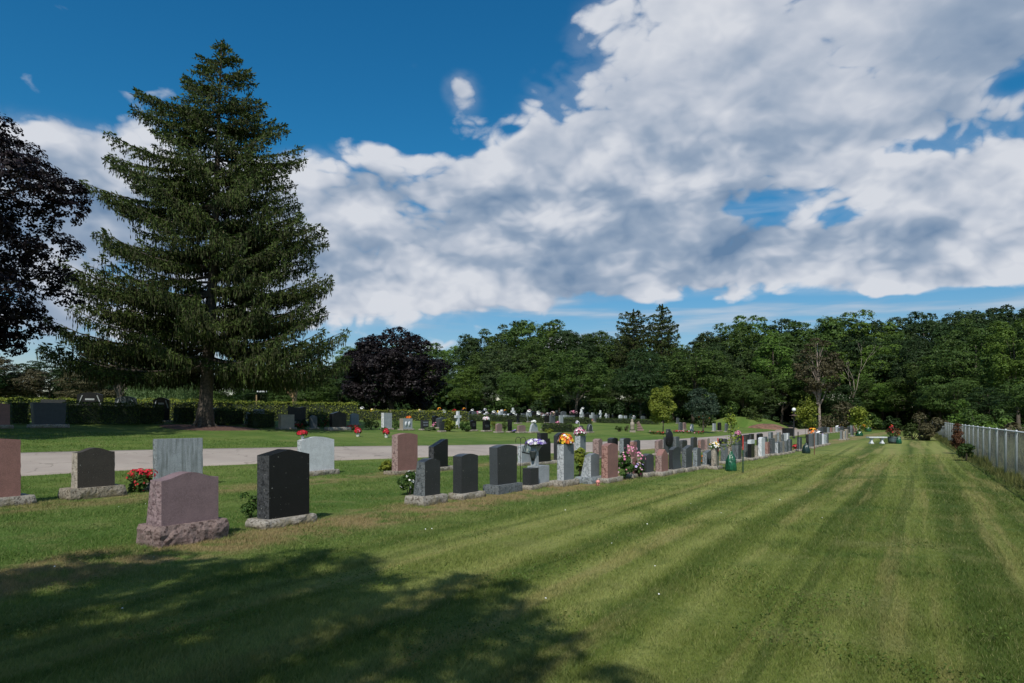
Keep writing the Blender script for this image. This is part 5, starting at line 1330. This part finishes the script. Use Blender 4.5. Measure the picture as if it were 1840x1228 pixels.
for (Y0, xa, xb, hh, n) in ((132, -500, 2200, 6.0, 60000), (112, 820, 2150, 4.0, 24000), (98, -300, 860, 6.5, 42000)):
    px = rs.uniform(xa, xb, n); yy = Y0 + rs.normal(0, 1.6, n); X = (px - CX) / F * yy
    top_ = hh * (.75 + .35 * np.sin(X * .35) * np.sin(X * .13 + 1)); z = rs.rand(n) ** .8 * top_
    C.append(np.stack([X, yy - .0 * z, z + np.array([tz(a, b) for a, b in zip(X, yy)])], 1))
C = np.concatenate(C); mk = ~((C[:, 0] / C[:, 1] > .385) & (C[:, 0] / C[:, 1] < .42) & (C[:, 1] < 116))
C = C[mk]; V = leaves(rs, C, rs.normal(size=C.shape) + np.array([0, -.3, .5]), .74, .52)
tag(link('undergrowth', np_mesh('undergrowth', V, qf(V), LM['forestdark'])), 'dense undergrowth closing the foot of the wood', 'undergrowth', kind='stuff')
# right of the fence, nearer scrub
for i, (px, Y, top, w, mt) in enumerate([(1780, 60, 690, 1.7, 'forestdark'), (1870, 52, 650, 1.5, 'forest'), (1930, 46, 600, 1.3, 'forestdark'), (1720, 74, 668, 1.6, 'forest'), (1690, 88, 672, 1.4, 'forestdark')]):
    forest_tree(px, Y, top, w, mt, 'scrubby tree just beyond the fence on the right', 'scrubby trees beyond the fence', name='scrub_tree')
for px, Y, rx, rz, mt, lb in ((1806, 33, 1.5, .85, 'bright', 'bright green shrub mass beyond the fence at right'), (1733, 56, 1.8, 1.5, 'bright', 'yellow-green shrub behind the fence left of the bright mass'), (1850, 26, 1.2, .8, 'olive', 'brownish shrub beyond the fence at the picture edge'), (1770, 44, 1.6, 1.2, 'forest', 'mid green shrub beyond the fence between two brighter ones')):
    bush('wild_shrub', atY(px, Y), rx, rx * .8, rz, 2600, .16, mt, lb, 'shrub')
# left background behind the spruce
for i, (px, Y, top, w, mt, v) in enumerate([(-60, 75, 628, 1.7, 'forestdark', 1), (15, 78, 634, 1.6, 'olive', 3), (85, 84, 642, 1.6, 'forestdark', 5), (160, 78, 645, 1.6, 'olive', 0), (215, 86, 640, 1.5, 'forestdark', 2), (345, 84, 655, 1.4, 'forestdark', 4),
                                         (400, 82, 662, 1.3, 'forest', 1), (462, 88, 652, 1.4, 'forestdark', 2), (520, 84, 670, 1.4, 'forest', 3), (565, 80, 660, 1.5, 'forest', 0), (610, 88, 640, 1.5, 'forestdark', 5)]):
    forest_tree(px, Y, top, w, mt, 'bushy tree in the background under the spruce branches', 'background trees seen under the spruce', v=v)
# stout trunks seen under the spruce
p = atY(219, 62); own_tree('old_pine', p, 8.0, 2.9, 2.5, 1.9, 'olive', 'short pine with thick twin-looking trunk seen under the spruce at the left', 28, .9, 5000, .22, tr=.36, seed=41, flat=.5, top=.8)
p = atY(531, 64); own_tree('park_tree', p, 6.5, 2.6, 2.4, 1.8, 'bright', 'low green tree with pale brown trunk seen below the right side of the spruce', 26, .8, 5000, .20, tr=.30, seed=43, flat=.6, bark=plain('tan_bark', (.26, .17, .09), .9), top=.8)
# weeping tree
p = atY(291, 58); hwe = hz(646, 58) - p.z
e = empty('weeping_tree', p, 0, 'pale green weeping tree seen under the spruce', 'tree'); rs = np.random.RandomState(9)
n = 900; a = rs.rand(n) * 6.28; r = np.sqrt(rs.rand(n)) * 2.7; z = hwe * (1 - .13 * (r / 2.7) ** 2 - .05 * rs.rand(n)); P = np.stack([r * np.cos(a), r * np.sin(a), z], 1)
segs = []; 
for q in range(22):
    L = .14; on = rs.rand(n) < .93; nx = P + np.stack([rs.normal(0, .03, n), rs.normal(0, .03, n), -np.full(n, L)], 1); segs.append((P.copy(), nx.copy())); P = nx
P0 = np.concatenate([s_[0] for s_ in segs]); P1 = np.concatenate([s_[1] + rs.normal(0, .05, s_[1].shape) for s_ in segs]); mk = (P1[:, 2] > .9 + .3 * np.sin(P1[:, 0] * 3)) & (rs.rand(len(P0)) < .8)
V = strips(rs, P0[mk], P1[mk], .06); link('crown', np_mesh('crown', V, qf(V), LM['willow']), e)
mb = MB(); mb.tube([(0, 0, -.1), (.1, 0, hwe * .4), (0, .1, hwe * .85)], [.16, .12, .05], 8)
for k in range(9):
    a = k * .7; mb.tube([(0.05, 0, hwe * .6), (1.0 * math.cos(a), 1.0 * math.sin(a), hwe * .88), (2.2 * math.cos(a), 2.2 * math.sin(a), hwe * .86)], [.05, .035, .01], 5)
mb.build('trunk', BARK, e)
bush('blue_spruce_shrub', atY(282, 52), 2.0, 1.2, .75, 2600, .12, 'blue', 'low bluish spreading conifer below the weeping tree', 'shrub')
# young tree and small dark tree
p = at(1190, 781); hy_ = hz(686, p.y) - p.z
own_tree('young_tree', p, hy_, .82, .82, hy_ * .39, 'yellowgreen', 'young yellow-green tree with neat oval crown and thin trunk', 40, .42, 15000, .11, tr=.05, seed=51, flat=.9, low=-.9, core=.4)
p = at(1262, 778); hy2 = hz(694, p.y) - p.z
own_tree('small_tree', p, hy2, 1.35, 1.3, hy2 * .34, 'blue', 'small bluish green tree over the red and pink flower bed', 36, .55, 9000, .13, tr=.08, seed=52, flat=.8, low=-.8, core=.4)
# brown pine with bare trunk
p = atY(1470, 90); hp_ = hz(604, 90) - p.z
own_tree('brown_pine', p, hp_, 3.2, 3.0, hp_ * .31, 'olive', 'thin brownish pine with pale bare trunk and dead limbs', 60, .75, 11000, .22, tr=.20, seed=61, flat=.55, bark=BARKPALE, nlimb=26, low=-.9, forkz=.25, top=.92)
def bare_tree(p, h, label, seed, lean=0):
    e = empty('bare_tree', p, 0, label, 'tree'); rs = np.random.RandomState(seed); mb = MB()
    def br(a, d, l, r, dep):
        q1 = a + d * l * .5 + Vector(rs.normal(0, .03, 3)) * l; q2 = a + d * l + Vector(rs.normal(0, .05, 3)) * l
        mb.tube([a, q1, q2], [r, r * .8, r * .6], 6 if dep < 2 else 4)
        if dep < 4:
            for k in range(2 if dep else 3):
                nd = (d + Vector(rs.normal(0, .32, 3)) * (1 if dep else .6)); nd.z = abs(nd.z) * .8 + .25; br(q2, nd.normalized(), l * rs.uniform(.55, .78), r * .58, dep + 1)
    br(Vector((0, 0, -.1)), Vector((lean, 0, 1)).normalized(), h * .38, .085, 0); mb.build('trunk', BARKPALE, e)
bare_tree(atY(1530, 98), hz(615, 98) - atY(1530, 98).z, 'bare pale dead tree right of the brown pine', 4)
# two conifers rising over the wood
for px, top, sd, lb in ((1136, 556, 71, 'flat-crowned conifer rising over the wood, left of a pair'), (1188, 547, 72, 'pointed conifer rising over the wood, right of a pair')):
    p = atY(px, 112); H = hz(top, 112) - p.z
    pr = [(H * .35, 4.6), (H * .6, 4.4), (H * .75, 4.0), (H * .86, 3.6 if sd == 71 else 3.0), (H * .93, 3.2 if sd == 71 else 2.0), (H * .98, 2.0 if sd == 71 else .9), (H, .9 if sd == 71 else .3)]
    spruce(p, H, pr, pr, lb, 26, 6, .30, sd, lean=.2, tr=.25, name='tall_conifer', fw=.20, first=H * .3, mt='spruce')
# bushes at the wood edge
random.seed(5)
for i in range(26):
    px = 900 + i * 37 + random.uniform(-10, 10); Y = random.uniform(84, 92) if px < 1440 else random.uniform(88, 98)
    if px > 1640: Y = 100
    if 1385 < px < 1440: continue
    bush('understorey_bush', atY(px, Y), random.uniform(1.6, 2.6), 1.6, random.uniform(.9, 1.7), 1500, .24, random.choice(['forest', 'forestdark', 'forest', 'hedge']), 'leafy bush along the foot of the wood', 'bush', 'bushes along the foot of the wood', stem=False)
bush('russet_bush', atY(1505, 84), 3.4, 1.6, 1.9, 3600, .2, 'olive', 'wide russet-tinged bush right of the brown pine trunk', 'bush')
bush('pink_tree_bush', atY(1267, 76), 1.2, 1.0, .9, 1500, .16, 'hedge', 'light green bush topped with an orange bloom left of the mound', 'bush', flowers=[('orange', 1)], nfl=16, fs=.13)
# lights of the far path: small post under spruce
p = atY(461, 60); e = empty('sign_post', p, 0, 'small pale post with a light top beyond the sunlit hedge', 'post'); mb = MB(); mb.box((0, 0, 1.1), (.10, .10, 2.3)); mb.build('post', plain('tan_bark', (.26, .17, .09), .9), e); mb = MB(); mb.box((.45, 0, 2.55), (.9, .1, .12)); mb.build('board', granite('white'), e)

# ------------------------------------------------------------------ sky, sun, camera
SUN_EL = R(50); SUN_AZ = R(180 + 9)          # compass from +Y: behind and a little to the left
def build_world():
    w = bpy.data.worlds.new('World'); S.world = w; w.use_nodes = True
    nt = w.node_tree; g = G(nt); bg = g.N['Background']
    sky = g.N.new('ShaderNodeTexSky'); sky.sky_type = 'NISHITA'; sky.sun_disc = False
    sky.sun_elevation = SUN_EL; sky.sun_rotation = SUN_AZ; sky.air_density = 1.0; sky.dust_density = .3; sky.ozone_density = 3.0
    tc = g.N.new('ShaderNodeTexCoord').outputs['Generated']; s = g.xyz(tc)
    el0 = g.m('ARCSINE', s[2]); az = g.m('ARCTAN2', s[0], s[1])
    def blobs(lst, azs, els):
        tot = None
        for px, py, rx, ry, a in lst:
            kx, kz = (px - CX) / F, (HY - py) / F
            a0 = math.atan2(kx, 1); e0 = math.atan2(kz, math.hypot(1, kx)); f = math.cos(a0) ** 2
            sa = rx / F * (f ** .8); se = ry / F * math.cos(e0) ** 1.3 * math.cos(a0)
            dx = g.mul(g.sub(azs, a0), 1 / sa); dy = g.mul(g.sub(els, e0), 1 / se)
            r2 = g.add(g.mul(dx, dx), g.mul(dy, dy)); v = g.mul(g.m('EXPONENT', g.mul(r2, -1)), a)
            tot = v if tot is None else g.add(tot, v)
        return tot
    COV = [(1500, 60, 420, 170, .50), (1180, 130, 200, 170, .42), (1120, 320, 260, 130, .46), (850, 370, 230, 95, .42), (620, 330, 110, 70, .34), (130, 320, 260, 80, .50), (0, 430, 300, 150, .46), (400, 440, 320, 130, .42), (150, 575, 330, 50, .40), (800, 548, 280, 40, .36),
           (1700, 330, 190, 130, .34), (1400, 430, 280, 75, .33), (1000, 490, 400, 55, .36), (1620, 440, 220, 45, .34), (1640, 516, 190, 20, .55), (1500, 470, 420, 40, .30), (1750, 440, 200, 50, .25), (650, 520, 200, 60, .30), (822, 165, 48, 50, .66), (770, 262, 90, 22, -.34), (742, 118, 26, 22, .40), (1720, 60, 160, 110, .30), (1840, 40, 90, 70, .30), (900, 60, 30, 20, .1), (2100, 250, 200, 300, .4),
           (1600, 200, 250, 100, .2), (960, 120, 60, 50, .15), (700, 275, 70, 22, .18),
           (500, 40, 560, 170, -.40), (720, 200, 150, 60, -.26), (1640, 266, 90, 24, -.33), (1500, 280, 110, 50, .34), (1400, 230, 150, 60, .2), (680, 430, 160, 50, .2), (1780, 330, 110, 70, .25), (1822, 150, 62, 26, -.42), (1270, 315, 70, 14, -.30), (1365, 372, 90, 20, -.27), (1180, 352, 60, 14, -.20), (1540, 385, 90, 14, -.22), (1745, 402, 16, 18, -.3), (1350, 560, 560, 26, -.45), (1210, 350, 18, 14, -.2), (1490, 450, 40, 14, -.22), (920, 235, 22, 12, -.2), (960, 90, 35, 25, -.16)]
    cov = blobs(COV, az, el0)
    # broken clouds added out of view behind the camera, whitening the light in shade
    front = g.rng(s[1], -.1, .35)
    cov = g.add(g.mul(cov, front), g.mul(g.sub(1.0, front), .16))
    def dens(dx, dz, det=7):
        P = g.vm('ADD', tc, (dx, 0, dz))
        P = g.vm('MULTIPLY', P, (1, 1, 1.65))
        wn = g.N.new('ShaderNodeTexNoise'); g.put(wn.inputs['Vector'], P); wn.inputs['Scale'].default_value = 6.0; wn.inputs['Detail'].default_value = 3
        Pw = g.vm('ADD', P, g.vm('MULTIPLY', g.vm('SUBTRACT', wn.outputs['Color'], (.5, .5, .5)), (.07, .07, .09)))
        a = g.noise(Pw, 4.6, det, .57)
        b1 = g.m('ABSOLUTE', g.sub(g.noise(Pw, 9.0, 0, .5), .5)); b2 = g.m('ABSOLUTE', g.sub(g.noise(Pw, 21.0, 0, .5), .5)); b3 = g.m('ABSOLUTE', g.sub(g.noise(Pw, 47.0, 0, .5), .5))
        puff = g.add(g.add(.30, g.mul(b1, 1.3)), g.add(g.mul(b2, .75), g.mul(b3, .40)))
        return g.add(g.mul(a, .70), g.mul(puff, .30))
    d0 = dens(0, 0); d1 = dens(-.012, .030, 4); dm = dens(0, 0, 4); d2 = dens(-.04, .085, 2); dl = dens(0, 0, 2)
    e0_ = g.add(g.mul(g.sub(d0, .52), 1.7), g.sub(g.mul(cov, .70), .155))
    alpha = g.rng(e0_, -.045, .12)
    thin = g.rng(e0_, -.20, .0, 0, .18)
    alpha = g.m('MAXIMUM', alpha, g.mul(thin, g.rng(cov, .05, .3)))
    grad = g.add(g.add(g.mul(g.sub(dm, d1), 2.5), g.mul(g.sub(dl, d2), 3.4)), g.mul(g.sub(d0, dm), .8))
    grad = g.mul(grad, g.rng(el0, .28, .46, 1.15, .60))
    thick = g.rng(e0_, .06, .42)
    DARK = [(1130, 310, 220, 100, .50), (1080, 340, 180, 50, .25), (1400, 260, 330, 50, .38), (1330, 130, 260, 110, -.25), (1300, 330, 140, 40, .30), (1790, 70, 130, 200, .85), (1650, 190, 170, 45, .45), (860, 470, 330, 17, .60), (700, 440, 160, 20, .10), (1000, 380, 120, 30, .25), (880, 395, 90, 25, .28),
            (700, 475, 150, 22, .35), (1560, 505, 260, 8, .30), (900, 560, 250, 14, .30), (740, 300, 90, 16, -.45), (1180, 30, 160, 60, -.35), (1400, 215, 200, 35, -.2), (1640, 450, 130, 22, -.25), (1730, 290, 60, 40, -.25), (1180, 500, 60, 14, -.25), (890, 300, 70, 60, -.25), (580, 280, 60, 25, -.4), (120, 245, 200, 22, -.35), (150, 400, 250, 60, .25)]
    dk = blobs(DARK, az, el0)
    L = g.add(g.sub(g.add(.86, grad), g.mul(thick, .38)), g.mul(dk, -.62))
    L = g.rng(L, -.75, 1.08, 0, 1, False)
    n = g.N.new('ShaderNodeValToRGB'); r = n.color_ramp; g.put(n.inputs[0], L)
    r.elements[0].position = 0; r.elements[0].color = (.13, .22, .36, 1); r.elements[1].position = 1; r.elements[1].color = (.68, .705, .76, 1)
    el_ = r.elements.new(.50); el_.color = (.32, .395, .51, 1); el_ = r.elements.new(.76); el_.color = (.52, .565, .65, 1)
    hs = g.N.new('ShaderNodeHueSaturation'); g.put(hs.inputs['Color'], sky.outputs[0]); hs.inputs['Saturation'].default_value = 1.32; hs.inputs['Value'].default_value = 1.0
    skyc = g.mix(1.0, hs.outputs[0], g.mix(g.rng(s[2], 0.0, .38), (1.12, 1.0, 1.02), (.52, 1.24, 1.22)), 'MULTIPLY')
    STR = .085
    cl = g.mix(1.0, n.outputs[0], (1 / STR,) * 3, 'MULTIPLY')
    st_ = g.noise(g.vm('MULTIPLY', tc, (1.6, 1.6, 16)), 2.2, 4, .55)
    bank = g.mul(g.mul(g.rng(st_, .46, .66), g.mul(g.rng(el0, .06, .13), g.rng(el0, .34, .20))), g.mul(front, .62))
    bankc = g.mix(1.0, g.mix(g.rng(st_, .5, .72), (.40, .49, .60), (.60, .65, .72)), (1 / STR,) * 3, 'MULTIPLY')
    skyc = g.mix(bank, skyc, bankc)
    fin = g.mix(g.mul(alpha, .97), skyc, cl)
    g.put(bg.inputs[0], fin); bg.inputs[1].default_value = STR
    w.cycles.sampling_method = 'MANUAL'; w.cycles.sample_map_resolution = 256
build_world()
sl = bpy.data.lights.new('sun', 'SUN'); sl.energy = 4.3; sl.angle = R(.53); sl.color = (1.0, .955, .88)
so = bpy.data.objects.new('sun', sl); COL.objects.link(so)
a_s = SUN_AZ; sd = Vector((math.sin(a_s) * math.cos(SUN_EL), math.cos(a_s) * math.cos(SUN_EL), math.sin(SUN_EL)))
so.rotation_euler = sd.to_track_quat('Z', 'Y').to_euler(); so.location = sd * 50

cam = bpy.data.cameras.new('camera'); co = bpy.data.objects.new('camera', cam); COL.objects.link(co)
cam.sensor_width = 36; cam.lens = F / W0 * 36; cam.clip_end = 6000; cam.clip_start = .05
co.location = (0, 0, CAMZ); co.rotation_euler = (R(90), 0, 0)
cam.shift_y = (HY - H0 / 2) / W0
S.camera = co
S.view_settings.view_transform = 'Standard'; S.view_settings.look = 'None'; S.view_settings.exposure = 0; S.view_settings.gamma = 1
S.cycles.max_bounces = 5; S.cycles.diffuse_bounces = 2; S.cycles.glossy_bounces = 2; S.cycles.transmission_bounces = 3; S.cycles.transparent_max_bounces = 8
